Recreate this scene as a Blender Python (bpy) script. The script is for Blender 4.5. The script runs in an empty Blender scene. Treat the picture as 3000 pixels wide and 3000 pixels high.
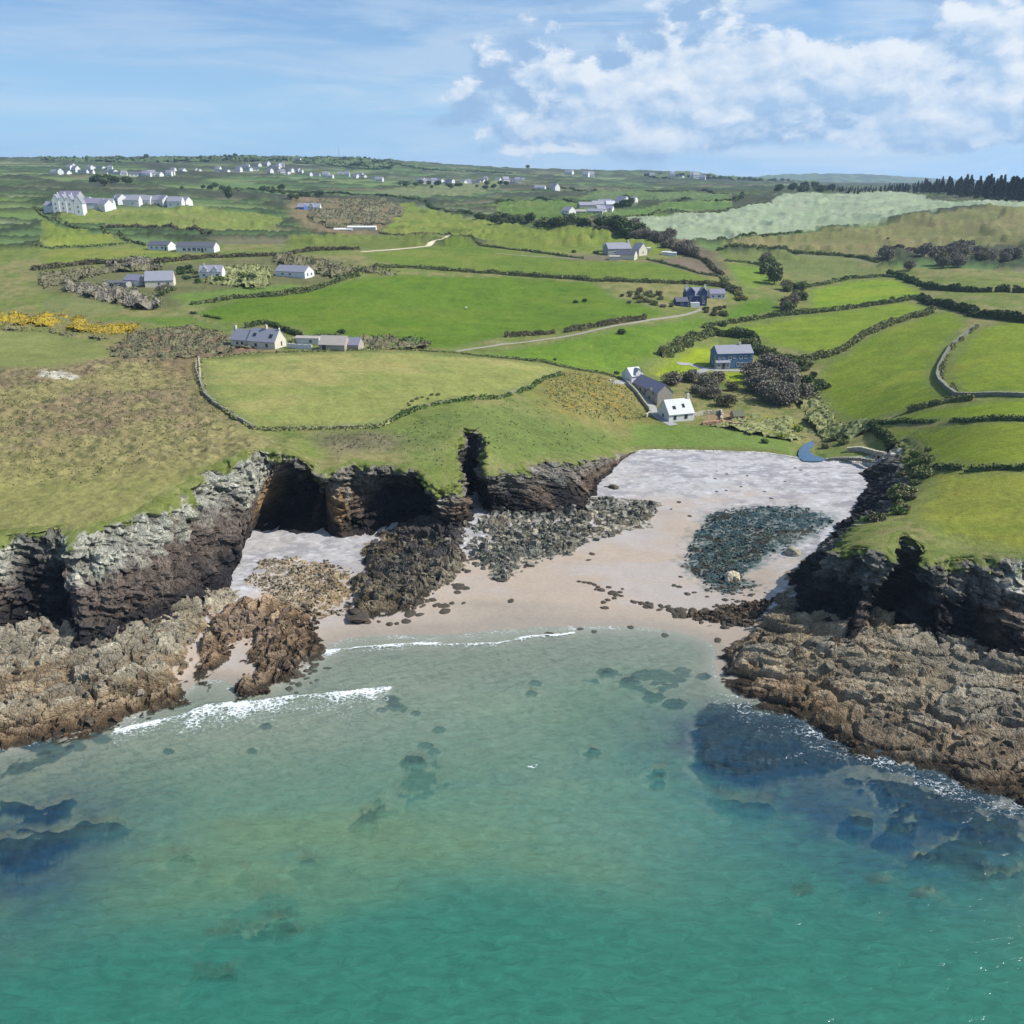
import bpy, math, random
import numpy as np
from mathutils import Vector, Matrix
# ------------------------------------------------------------------ camera, sky, sun, exposure
PITCH = math.radians(20.4); FPX = 2584.0; HC = 70.0
sc = bpy.context.scene
cam_data = bpy.data.cameras.new('camera'); cam = bpy.data.objects.new('camera', cam_data)
sc.collection.objects.link(cam); sc.camera = cam
cam.location = (0, 0, HC); cam.rotation_euler = (math.pi/2 - PITCH, 0, 0)
cam_data.sensor_fit = 'HORIZONTAL'; cam_data.sensor_width = 36.0; cam_data.lens = 36.0*FPX/3000.0
cam_data.clip_start = 1.0; cam_data.clip_end = 60000.0
SUN_EL = math.radians(44); SUN_AZ = math.radians(92)      # azimuth clockwise from the viewing direction (+Y)
sun_dir = Vector((math.sin(SUN_AZ)*math.cos(SUN_EL), math.cos(SUN_AZ)*math.cos(SUN_EL), math.sin(SUN_EL)))
sl = bpy.data.lights.new('sun', 'SUN'); sl.energy = 5.0; sl.angle = math.radians(0.5); sl.color = (1.0, 0.955, 0.88)
sun = bpy.data.objects.new('sun', sl); sc.collection.objects.link(sun)
sun.rotation_euler = sun_dir.to_track_quat('Z', 'Y').to_euler(); sun.location = (200, 0, 300)
sc.view_settings.view_transform = 'Standard'; sc.view_settings.look = 'None'
sc.view_settings.gamma = 1.0; sc.view_settings.use_curve_mapping = False
sc.view_settings.exposure = 0.42
sc.cycles.use_denoising = True
sc.cycles.max_bounces = 5; sc.cycles.diffuse_bounces = 1; sc.cycles.glossy_bounces = 2
sc.cycles.transparent_max_bounces = 8; sc.cycles.volume_bounces = 0
w = bpy.data.worlds.new('World'); sc.world = w; w.use_nodes = True
NT = w.node_tree; NT.nodes.clear()
class G:
    """tiny helper to write node graphs"""
    def __init__(s, nt): s.nt = nt
    def n(s, t, **kw):
        o = s.nt.nodes.new(t)
        for k, v in kw.items():
            if k == 'i':
                for a, b in v.items():
                    if isinstance(b, bpy.types.NodeSocket): s.nt.links.new(b, o.inputs[a])
                    else: o.inputs[a].default_value = b
            else: setattr(o, k, v)
        return o
    def m(s, op, a, b=0.0, c=0.0, clamp=False):
        o = s.n('ShaderNodeMath', operation=op, use_clamp=clamp)
        for k, v in enumerate((a, b, c)):
            if isinstance(v, bpy.types.NodeSocket): s.nt.links.new(v, o.inputs[k])
            else: o.inputs[k].default_value = v
        return o.outputs[0]
    def v(s, op, a, b=(0, 0, 0)):
        o = s.n('ShaderNodeVectorMath', operation=op)
        for k, v in enumerate((a, b)):
            if isinstance(v, bpy.types.NodeSocket): s.nt.links.new(v, o.inputs[k])
            elif op == 'SCALE' and k == 1: pass
            else: o.inputs[k].default_value = v
        return o
    def mix(s, f, a, b, mode='MIX'):
        o = s.n('ShaderNodeMix', data_type='RGBA', blend_type=mode)
        for k, v in ((0, f), (6, a), (7, b)):
            if isinstance(v, bpy.types.NodeSocket): s.nt.links.new(v, o.inputs[k])
            elif k == 0: o.inputs[0].default_value = v
            else: o.inputs[k].default_value = (*v, 1.0) if len(v) == 3 else v
        return o.outputs[2]
    def rng(s, v, a, b, c=0.0, d=1.0, smooth=True):
        o = s.n('ShaderNodeMapRange', interpolation_type='SMOOTHSTEP' if smooth else 'LINEAR')
        s.nt.links.new(v, o.inputs[0])
        for k, q in enumerate((a, b, c, d)): o.inputs[k+1].default_value = q
        return o.outputs[0]
    def noise(s, vec, scale, detail=6, rough=0.55, dist=0.0):
        o = s.n('ShaderNodeTexNoise')
        if vec is not None: s.nt.links.new(vec, o.inputs['Vector'])
        o.inputs['Scale'].default_value = scale; o.inputs['Detail'].default_value = detail
        o.inputs['Roughness'].default_value = rough; o.inputs['Distortion'].default_value = dist
        return o.outputs[0]
g = G(NT)
sky = g.n('ShaderNodeTexSky', sky_type='NISHITA', sun_disc=False, sun_elevation=SUN_EL, sun_rotation=SUN_AZ,
          altitude=0, air_density=1.0, dust_density=0.3, ozone_density=2.5)
tc = g.n('ShaderNodeTexCoord'); dirv = tc.outputs['Generated']
sep = g.n('ShaderNodeSeparateXYZ', i={0: dirv})
dz = sep.outputs[2]
P1 = g.v('MULTIPLY', dirv, (1.0, 1.0, 1.75)).outputs[0]
warpn = g.n('ShaderNodeTexNoise', i={'Vector': P1, 'Scale': 14.0, 'Detail': 4.0})
wv = g.v('SUBTRACT', warpn.outputs[1], (.5, .5, .5)).outputs[0]
P2 = g.v('ADD', P1, g.v('MULTIPLY', wv, (.045, .045, .03)).outputs[0]).outputs[0]
P3 = g.v('ADD', P2, (0.010, 0.0, 0.020)).outputs[0]
def cum(P): return g.m('ADD', g.m('MULTIPLY', g.noise(P, 11.0, 2, .5), .62), g.m('MULTIPLY', g.noise(P, 30.0, 8, .62), .38))
d1 = cum(P2); d2 = cum(P3); d3 = cum(g.v('ADD', P2, (0, 0, .035)).outputs[0])
# more cloud on the sunward side of the sky, clear blue on the other
ang = g.m('DIVIDE', sep.outputs[0], g.m('SQRT', g.m('ADD', g.m('MULTIPLY', sep.outputs[0], sep.outputs[0]), g.m('MULTIPLY', sep.outputs[1], sep.outputs[1]))))
side = g.rng(ang, -0.14, 0.06, 0.0, 1.0)
wide = g.rng(ang, -0.35, 0.30, 0.0, 1.0)
bank = g.m('MULTIPLY', g.rng(dz, 0.018, 0.046), g.rng(dz, 0.100, 0.150, 1.0, 0.36))
thr = g.m('SUBTRACT', g.m('SUBTRACT', 0.70, g.m('MULTIPLY', side, 0.10)), g.m('MULTIPLY', g.m('MULTIPLY', side, bank), 0.235))
den = g.rng(g.m('SUBTRACT', d1, thr), 0.0, 0.085)
den3 = g.rng(g.m('SUBTRACT', d3, thr), -0.05, 0.07)
lit = g.m('ADD', g.m('MULTIPLY', g.m('SUBTRACT', d1, d2), 5.0), g.rng(dz, .045, .11, .38, .60), clamp=True)
cumc = g.mix(lit, (4.4, 6.5, 9.2), (9.6, 10.2, 10.9))
# thin streaky veil, thicker towards the sun, and flat grey-blue bands under the cumulus
Pv = g.v('MULTIPLY', dirv, (1.0, 1.0, 8.0)).outputs[0]
vn = g.noise(Pv, 4.5, 8, .62, .4)
veil = g.m('MULTIPLY', g.rng(vn, 0.38, 0.66), g.m('ADD', .32, g.m('MULTIPLY', wide, .42)))
haze_ = g.rng(dz, -.02, 0.15, .95, 0.15)
base = g.mix(1.0, sky.outputs[0], (0.98, 1.16, 1.42), 'MULTIPLY')
b0 = g.mix(haze_, base, (3.9, 7.3, 11.2))
c1 = g.mix(veil, b0, (7.6, 8.8, 10.2))
Pb = g.v('MULTIPLY', dirv, (1.0, 1.0, 16.0)).outputs[0]
band = g.m('MULTIPLY', g.m('MULTIPLY', g.rng(g.noise(Pb, 3.2, 6, .6), .44, .60), wide), g.m('MULTIPLY', g.rng(dz, .030, .05), g.rng(dz, .075, .19, 1.0, .35)))
c1b = g.mix(g.m('MULTIPLY', band, .75), c1, (3.9, 6.1, 9.2))
c1c = g.mix(g.m('MULTIPLY', den3, 0.95), c1b, (3.6, 5.6, 8.5))
c2 = g.mix(g.m('MULTIPLY', den, 0.92), c1c, cumc)
bg = g.n('ShaderNodeBackground', i={0: c2, 1: 0.068})
out = g.n('ShaderNodeOutputWorld', i={0: bg.outputs[0]})
w.cycles.sampling_method = 'MANUAL'; w.cycles.sample_map_resolution = 512

# ------------------------------------------------------------------ noise in numpy
def h2(ix, iy, seed=0):
    ix = ix.astype(np.int64).astype(np.uint32); iy = iy.astype(np.int64).astype(np.uint32)
    h = ix*np.uint32(374761393) + iy*np.uint32(668265263) + np.uint32((seed*2246822519) & 0xffffffff)
    h = (h ^ (h >> np.uint32(13)))*np.uint32(1274126177)
    h = h ^ (h >> np.uint32(16)); h = h*np.uint32(2654435761); h = h ^ (h >> np.uint32(15))
    return h.astype(np.float64)/4294967296.0
def h3(ix, iy, iz, seed=0):
    return h2(ix + iz*1619, iy - iz*31337, seed)
def vn2(x, y, seed=0):
    ix = np.floor(x); iy = np.floor(y); fx = x-ix; fy = y-iy
    fx = fx*fx*(3-2*fx); fy = fy*fy*(3-2*fy)
    a = h2(ix, iy, seed); b = h2(ix+1, iy, seed); c = h2(ix, iy+1, seed); d = h2(ix+1, iy+1, seed)
    return (a+(b-a)*fx)*(1-fy)+(c+(d-c)*fx)*fy
def fbm(x, y, oct=4, seed=0, gain=.5):
    s = 0; a = 1; t = 0
    for o in range(oct):
        c, q = math.cos(o*1.1), math.sin(o*1.1)
        s = s + a*vn2((x*c-y*q)*2**o+17.3*o, (x*q+y*c)*2**o-9.1*o, seed+o); t += a; a *= gain
    return s/t
def vn3(x, y, z, seed=0):
    iz = np.floor(z); fz = z-iz; fz = fz*fz*(3-2*fz)
    ix = np.floor(x); iy = np.floor(y); fx = x-ix; fy = y-iy
    fx = fx*fx*(3-2*fx); fy = fy*fy*(3-2*fy)
    r = []
    for k in (0, 1):
        a = h3(ix, iy, iz+k, seed); b = h3(ix+1, iy, iz+k, seed); c = h3(ix, iy+1, iz+k, seed); d = h3(ix+1, iy+1, iz+k, seed)
        r.append((a+(b-a)*fx)*(1-fy)+(c+(d-c)*fx)*fy)
    return r[0]+(r[1]-r[0])*fz
def fbm3(x, y, z, oct=4, seed=0, gain=.5):
    s = 0; a = 1; t = 0
    for o in range(oct):
        s = s + a*vn3(x*2**o+5.1*o, y*2**o+3.7*o, z*2**o-7.9*o, seed+o); t += a; a *= gain
    return s/t
def worley2(x, y, seed=0, jit=.9):
    """distance to the nearest seed, distance to the cell's edge, and the cell's own random number and centre"""
    ix = np.floor(x); iy = np.floor(y)
    f1 = np.full(x.shape, 9.0); f2 = np.full(x.shape, 9.0); cid = np.zeros(x.shape); cx = np.zeros(x.shape); cy = np.zeros(x.shape)
    for a in (-1, 0, 1):
        for b in (-1, 0, 1):
            gx = ix+a; gy = iy+b
            px = gx+.5+jit*(h2(gx, gy, seed)-.5); py = gy+.5+jit*(h2(gx, gy, seed+71)-.5)
            d = np.hypot(px-x, py-y)
            n = d < f1
            f2 = np.where(n, f1, np.minimum(f2, d)); f1 = np.where(n, d, f1)
            cid = np.where(n, h2(gx, gy, seed+5), cid); cx = np.where(n, px, cx); cy = np.where(n, py, cy)
    return f1, f2-f1, cid, cx, cy
def worley3(x, y, z, seed=0):
    ix = np.floor(x); iy = np.floor(y); iz = np.floor(z)
    f1 = np.full(x.shape, 9.0); f2 = np.full(x.shape, 9.0); cid = np.zeros(x.shape)
    for a in (-1, 0, 1):
        for b in (-1, 0, 1):
            for c in (-1, 0, 1):
                gx = ix+a; gy = iy+b; gz = iz+c
                d = np.sqrt((gx+.1+.8*h3(gx, gy, gz, seed)-x)**2+(gy+.1+.8*h3(gx, gy, gz, seed+1)-y)**2+(gz+.1+.8*h3(gx, gy, gz, seed+2)-z)**2)
                n = d < f1
                f2 = np.where(n, f1, np.minimum(f2, d)); f1 = np.where(n, d, f1)
                cid = np.where(n, h3(gx, gy, gz, seed+3), cid)
    return f1, f2-f1, cid
def sst(x, a, b):
    t = np.clip((x-a)/(b-a), 0, 1); return t*t*(3-2*t)

# ------------------------------------------------------------------ from the survey points to places in the world
SP, CP = math.sin(PITCH), math.cos(PITCH)
def ray(px, py):
    a = (np.asarray(px, float)-1500)/FPX; b = (1500-np.asarray(py, float))/FPX
    return a, CP+b*SP, -SP+b*CP                 # world x, y, z of the direction
def pz(px, py, z):
    x, y, q = ray(px, py); t = (z-HC)/q
    return x*t, y*t
def pD(px, py, D):
    x, y, q = ray(px, py); t = D/np.hypot(x, y)
    return x*t, y*t, HC+q*t
def tps_fit(P, z, lam=1e-4):
    n = len(P); d = np.hypot(P[:, None, 0]-P[None, :, 0], P[:, None, 1]-P[None, :, 1])
    K = np.where(d > 0, d*d*np.log(np.maximum(d, 1e-9)), 0)+lam*np.eye(n)
    A = np.zeros((n+3, n+3)); A[:n, :n] = K; A[:n, n] = 1; A[:n, n+1:] = P; A[n:, :n] = A[:n, n:].T
    return np.linalg.solve(A, np.concatenate([z, [0, 0, 0]]))
def tps_eval(c, P, q):
    n = len(P); r = np.empty(len(q))
    for k in range(0, len(q), 60000):
        s = q[k:k+60000]
        d2 = (s[:, None, 0]-P[None, :, 0])**2+(s[:, None, 1]-P[None, :, 1])**2
        r[k:k+60000] = (np.where(d2 > 0, .5*d2*np.log(np.maximum(d2, 1e-12)), 0)@c[:n])+c[n]+s@c[n+1:]
    return r
def uv(X, Y):
    az = np.clip(np.arctan2(X, Y), -.78, .78); D = np.clip(np.hypot(X, Y), 20, 9000)
    return np.stack([az*2.0, np.log(D)*1.2], 1)

# cliff edge (top) and cliff foot (base) surveyed in pairs: (tx,ty,tz, bx,by,bz, hollow, grass, style)
# style: 0 lichen grey, 1 ochre, 2 dark (shade of caves and unlit faces put into the colour), 3 brown, 4 low bank of sand and turf
PA = [
 (-250,1560,17,-250,1835,3, 0,.05,0),(-100,1562,17,-100,1840,3, 1,.05,0),(0,1568,17,0,1845,3, 0,.05,0),(80,1560,17,70,1832,3,3,.05,2),(147,1553,17,147,1825,3, 2,.05,2),(212,1572,16.5,249,1850,3,0,.02,0),(303,1535,17,357,1836,3,0,.02,0),
 (394,1517,17,430,1815,3,0,.02,0),(477,1462,18,500,1790,3,0,.12,0),(575,1405,18.5,575,1771,3,0,.22,0),(625,1369,19,625,1745,3,1.5,.04,0),
 (660,1345,19.5,655,1717,3,0,.03,0),(720,1322,20,685,1709,3,0,.03,0),(775,1314,20,698,1640,2.8,0,.03,0),(832,1324,19,738,1550,2.6,3,.03,1),
 (845,1330,18.5,790,1548,2.5,10,.03,2),(885,1340,18,850,1550,2.5,10,.05,2),(903,1385,15,900,1566,2.5,2,.12,3),(930,1388,15,930,1560,2.5,5,.12,2),(954,1388,15,954,1560,2.5,5,.12,2),
 (975,1380,15.3,975,1572,2.5,1.2,.1,1),(1000,1376,15.5,1000,1577,2.4,0,.05,1),(1035,1358,16,1028,1565,2.4,1.5,.05,3),(1060,1360,16,1050,1565,2.4,2.5,.05,3),(1099,1363,15.5,1090,1572,2.4,6.5,.05,2),(1153,1363,15.5,1150,1560,2.5,8,.06,2),
 (1207,1374,15,1207,1551,3,7,.10,2),(1243,1396,14,1260,1546,3.5,1,.18,3),(1280,1435,12.5,1300,1544,4,0,.16,0),(1330,1425,12.3,1352,1548,3.5,0,.2,3),
 (1340,1350,15,1374,1512,3,0,.3,3),(1345,1290,17,1386,1470,3,1,.3,2),(1368,1250,18,1390,1425,4.5,2,.1,2),(1409,1262,17.5,1402,1460,3.2,1,.1,2),
 (1420,1340,14.5,1407,1485,3,0,.1,2),(1428,1396,11.8,1440,1508,3,1,.05,2),(1480,1380,11.7,1535,1519,2.5,1.5,.03,2),(1560,1365,11,1610,1525,2.3,1,.03,3),
 (1608,1352,10.5,1690,1519,2.2,0,.03,2),(1680,1350,10,1735,1483,2.2,0,.03,3),(1735,1340,9,1749,1428,2.3,0,.04,3),(1775,1340,6.6,1778,1388,2.5,0,.05,3),
 (1810,1330,4.6,1814,1354,2.8,0,.1,3),(1843,1322,3.8,1847,1331,3,0,.3,3),(1880,1312,3.6,1880,1320,3,0,.5,4),(1930,1310,3.6,1930,1318,3,0,.5,4),(2100,1314,3.6,2100,1322,3,0,.5,4),
 (2250,1320,3.5,2250,1328,3,0,.5,4),(2320,1330,3.2,2320,1338,2.9,0,.5,4),(2375,1342,2.7,2375,1347,2.6,0,0,4),(2430,1345,2.9,2430,1351,2.8,0,0,4),(2480,1334,4.0,2480,1352,2.9,0,0,4),(2555,1336,4.4,2550,1358,3,0,0,4)]
def to_world(r):
    if r[3] < 520: r = r[:4]+(r[4]+36,)+r[5:]
    elif r[3] < 660: r = r[:4]+(r[4]+14,)+r[5:]
    tx, ty = pz(r[0], r[1], r[2]); bx, by = pz(r[3], r[4], r[5])
    return (float(tx), float(ty), r[2], float(bx), float(by), r[5], r[6], r[7], r[8])
PAIRS = [to_world(r) for r in PA]
PAIRS = [(-700,120,18,-695,110,2,0,.05,0),(-330,128,18,-325,118,2,1,.05,0)]+PAIRS
# west-facing side of the eastern headland, then its seaward face
for X, Y, z, bx, by, bz, ho, gr, st in [(101,219,8,93.7,219,3,0,.3,2),(97,204,9.5,88,209,3,0,.3,2),(91,190,11,83.5,199,3,1,.2,2),(84,174,12,75,182,2.8,1,.15,2),
    (78,165,12.6,69.5,172,2.8,1,.15,2),(73.5,158.5,13,65,165,2.8,0,.15,2),(66,150,13.3,57.5,155,2.5,0,.12,2),(60.5,144,14,51,146,2.5,0,.1,2),(55.8,138,14,47,137,2.5,1,.1,2),(53.2,133.6,14.2,44.5,131,2.5,1,.08,2)]:
    PAIRS.append((X, Y, z, bx, by, bz, ho, gr, st))
PC = [(2473,1612,14.5,2390,1856,3,2,.05,2),(2535,1608,16,2444,1888,3.2,3,.03,2),(2570,1618,16,2470,1884,3.4,1,.03,2),(2597,1629,16,2493,1877,3.5,0,.03,3),(2622,1642,15.5,2520,1868,4,1,.03,2),
 (2640,1600,16.2,2560,1850,4,2,.05,2),(2650,1562,16.5,2600,1835,4.2,3,.05,2),(2690,1585,16.3,2640,1860,4,4,.15,2),(2705,1630,15.2,2660,1890,3.6,5,.15,2),(2733,1650,14.6,2700,1925,3,5,.1,2),
 (2763,1635,15,2763,1952,3,4,.05,2),(2850,1636,15,2851,1935,3,3,.03,2),(2920,1640,15.5,2920,1950,3,1,.03,3),(3000,1640,16,3000,1960,3,0,.03,0),(3300,1640,17,3300,1960,2,0,.03,0)]
PAIRS += [to_world(r) for r in PC]
PAIRS += [(330,122,18,325,112,2,0,.05,0),(700,115,18,695,105,2,0,.05,0)]
PAIRS = np.array(PAIRS)
def resample(A, step):
    mid = (A[:, 0:2]+A[:, 3:5])/2; seg = np.hypot(*(np.diff(mid, axis=0).T))
    s = np.concatenate([[0], np.cumsum(seg)]); out = [A[0]]
    for k in range(len(seg)):
        st = step if max(abs(mid[k][0]), abs(mid[k+1][0])) < 130 else step*6
        n = max(1, int(seg[k]/st))
        for j in range(1, n+1): out.append(A[k]+(A[k+1]-A[k])*j/n)
    return np.array(out)
EDGE = resample(PAIRS, .33)
hgt = EDGE[:, 2]-EDGE[:, 5]; am = np.clip(hgt/8, .12, 1)
for k, sd in ((0, 3), (1, 4)):
    EDGE[:, k] += am*((fbm(EDGE[:, 0]/4.5, EDGE[:, 1]/4.5, 3, sd)-.5)*2.6)
    EDGE[:, k+3] += am*((fbm(EDGE[:, 3]/4, EDGE[:, 4]/4, 3, sd+10)-.5)*3.0)
TOPL = EDGE[:, 0:2]
# inward unit direction (from foot to land)
tg = np.gradient(TOPL, axis=0)
ker = np.ones(25)/25
tg = np.stack([np.convolve(tg[:, k], ker, 'same') for k in (0, 1)], 1); tg /= np.maximum(np.hypot(tg[:, 0], tg[:, 1]), 1e-6)[:, None]
INW = np.stack([-tg[:, 1], tg[:, 0]], 1)
def polydist(Q, L):
    """distance to a polyline, chunked"""
    best = np.full(len(Q), 1e9)
    for k in range(len(L)-1):
        a = L[k]; ab = L[k+1]-a; l2 = max(ab@ab, 1e-9)
        t = np.clip(((Q-a)@ab)/l2, 0, 1)
        best = np.minimum(best, (Q[:, 0]-a[0]-t*ab[0])**2+(Q[:, 1]-a[1]-t*ab[1])**2)
    return np.sqrt(best)
def inpoly(X, Y, P):
    r = np.zeros(X.shape, bool); n = len(P); j = n-1
    for i in range(n):
        xi, yi = P[i]; xj, yj = P[j]
        if yi != yj:
            r ^= ((yi > Y) != (yj > Y)) & (X < (xj-xi)*(Y-yi)/(yj-yi)+xi)
        j = i
    return r
LANDPOLY = np.concatenate([TOPL, [(9000, 115), (9000, 12000), (-9000, 12000), (-9000, 120)]])
TOPS = TOPL[::6]
def land_sd(X, Y):
    """+ inside the land, metres from the cliff edge; computed only near the coast"""
    s = np.full(X.shape, 60.0); near = (np.hypot(X, Y) < 300) & (Y > 60) & (np.abs(X) < 400)
    s[~near & (Y < 100)] = -60
    s[(np.abs(X) >= 400) & (Y < 118)] = -60
    q = np.stack([X[near], Y[near]], 1)
    d = polydist(q, TOPL[::4]) if len(q) else np.zeros(0)
    ins = inpoly(X[near], Y[near], LANDPOLY)
    s[near] = np.where(ins, d, -d)
    return s
# land surface: survey points (px, py, z) or (px, py, None, distance)
LP = [(147,1450,17.8),(147,1300,19),(147,1150,21),(147,1050,22),(147,960,24),(147,900,27),(147,850,29),(147,790,32),(147,740,36),(147,690,40),(147,640,46),
 (147,600,None,830),(147,560,None,1090),(147,520,None,1400),(147,490,None,1900),(147,466,None,2500),
 (-200,1450,18),(-200,1150,21),(-200,900,27),(-200,740,36),(-200,600,None,830),(-200,520,None,1400),(-200,470,None,2500),
 (400,1400,18.5),(400,1200,20),(500,1080,20.5),(600,1230,19.5),(560,960,22),(560,850,28),(560,720,37),(560,640,46),(560,600,None,860),(560,560,None,1150),(560,520,None,1500),(560,490,None,2000),(560,463,None,2600),
 (800,1280,19),(1000,1268,18),(1000,1150,20),(1000,1035,20.5),(800,1030,20.5),(1000,950,21.5),(1000,870,26),(1000,810,30),(1000,740,35),(1000,690,None,640),(1000,640,None,800),(1000,600,None,960),(1000,560,None,1250),(1000,520,None,1650),(1000,490,None,2150),(1000,464,None,2700),
 (1200,1280,17),(1250,1200,18.5),(1500,1250,14),(1500,1150,16.5),(1500,1035,18),(1500,950,18.5),(1500,870,22),(1500,810,26.5),(1500,740,33),(1500,690,None,620),(1500,640,None,800),(1500,600,None,1000),(1500,560,None,1350),(1500,530,None,1800),(1500,499,None,2600),
 (1700,1250,10),(1700,1150,12.5),(1850,1230,6),(1850,1150,9),(1975,1235,5),(2060,1230,4.8),(1975,1180,6.5),(1900,1100,9.5),(2000,1060,10),(2120,1060,9.5),(2120,980,12),(2000,980,14),(1900,1000,16),(2000,880,19.5),(2000,820,25),(2000,740,32),(2000,690,None,600),(2000,640,None,760),(2000,600,None,960),(2000,560,None,1400),(2000,530,None,2300),(2000,508,None,3200),
 (2150,1150,7),(2330,1150,6.5),(2330,1230,4.6),(2150,1270,4),(2250,1300,3.6),(2380,1310,2.4),(2380,1280,2.7),(2450,1280,3.8),(2500,1290,5),(2000,1290,3.9),(1900,1280,4.4),(2440,1210,5.5),
 (2600,1240,9),(2650,1270,10),(2750,1250,13),(2750,1100,15),(2550,1120,11),(2500,1000,14),(2500,900,18),(2500,800,23.5),(2500,700,None,640),(2500,650,None,780),(2500,600,None,980),(2500,575,None,1180),(2500,552,None,2200),(2500,538,None,5000),(2500,535,None,8000),(2200,530,None,3200),
 (2750,1400,14.5),(2720,1500,15),(2850,1500,16.5),(2851,1300,17),(2851,1100,18),(2851,950,20),(2851,800,26),(2851,700,35),(2851,640,None,740),(2851,600,None,930),(2851,570,None,1300),(2851,545,None,3000),(2851,538,None,7000),
 (3300,1500,18),(3300,1200,18),(3300,900,22),(3300,700,35),(3300,600,None,930),(3300,545,None,3000),(3300,538,None,7000)]
Pl = []; Zl = []
for r in LP:
    if r[2] is None: x, y, z = pD(r[0], r[1], r[3])
    else: z = r[2]; x, y = pz(r[0], r[1], z)
    Pl.append((float(x), float(y))); Zl.append(float(z))
for px, zz in ((-200, 120), (147, 120), (560, 122), (1000, 128), (1500, 112), (2000, 95)):
    for D in (3800, 7500):
        x, y, _ = pD(px, 500, D); Pl.append((float(x), float(y))); Zl.append(zz if D == 3800 else zz-25)
for r in PAIRS[::1]:
    Pl.append((r[0], r[1])); Zl.append(r[2])
Pl = np.array(Pl); Zl = np.array(Zl); PLuv = uv(Pl[:, 0], Pl[:, 1]); LC = tps_fit(PLuv, Zl, 2e-3)
# shore surface
SPt = [(1500,1600,1.3),(2100,1350,2.9),(1900,1400,2.4),(2000,1500,1.9),(900,1620,2.2),(1050,1620,2.1),(2300,1450,2.4),(2150,1600,1.5),(1300,1700,.8),(1700,1700,.8),(2000,1800,.5),(2200,1700,1.0),(1000,1760,.9),
 (1000,1855,.12),(1300,1835,.1),(1600,1815,.1),(1900,1800,.3),(2100,1900,-.1),(1300,1885,-.1),(1500,1875,-.12),(1700,1870,-.2),(950,1900,-.05),(850,1990,-.05),(600,1990,-.1),(560,2060,-.25),(700,2040,-.1),
 (300,2080,.3),(147,2120,.3),(0,2150,.3),(-200,2150,.2),(400,2000,1.0),(200,1950,1.6),(700,1850,1.3),(760,1950,.5),(800,1750,1.8),(1150,1720,1.3),(600,1850,1.8),(1250,1650,1.8),(1500,1560,1.9),(1800,1520,1.6),
 (2150,1950,.4),(2110,2020,-.1),(2300,1950,1.5),(2400,2050,.8),(2500,1980,2.2),(2600,2120,1.2),(2700,2200,.6),(2850,2230,.6),(2850,2080,2),(3000,2300,.5),(3000,2100,2),(2300,2060,.1),(2500,2170,.1),(2750,2270,-.1),(3000,2380,-.3),
 (1000,2150,-.7),(600,2200,-.7),(300,2200,-.5),(1400,2100,-1.0),(1800,2050,-1.1),(2000,2150,-1.4),(1200,2350,-1.6),(600,2400,-1.6),(200,2400,-1.4),(1700,2300,-1.3),(2200,2350,-2.2),(2600,2450,-2.2),(2900,2500,-2),(1800,2550,-2.0),
 (1000,2700,-2.9),(1500,2850,-3.8),(2300,2800,-3.7),(2900,2900,-3.8),(300,2850,-3.2),(1500,3300,-4.5),(0,3300,-4.5),(3000,3300,-4.5)]
Ps = []; Zs = []
for a, b, z in SPt: x, y = pz(a, b, z); Ps.append((float(x), float(y))); Zs.append(z)
for r in PAIRS: Ps.append((r[3], r[4])); Zs.append(r[5])
Ps = np.array(Ps)/60.0; Zs = np.array(Zs); SC = tps_fit(Ps, Zs, 5e-3)
def px_poly(pts, z): return [tuple(float(q) for q in pz(a, b, z)) for a, b in pts]
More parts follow.
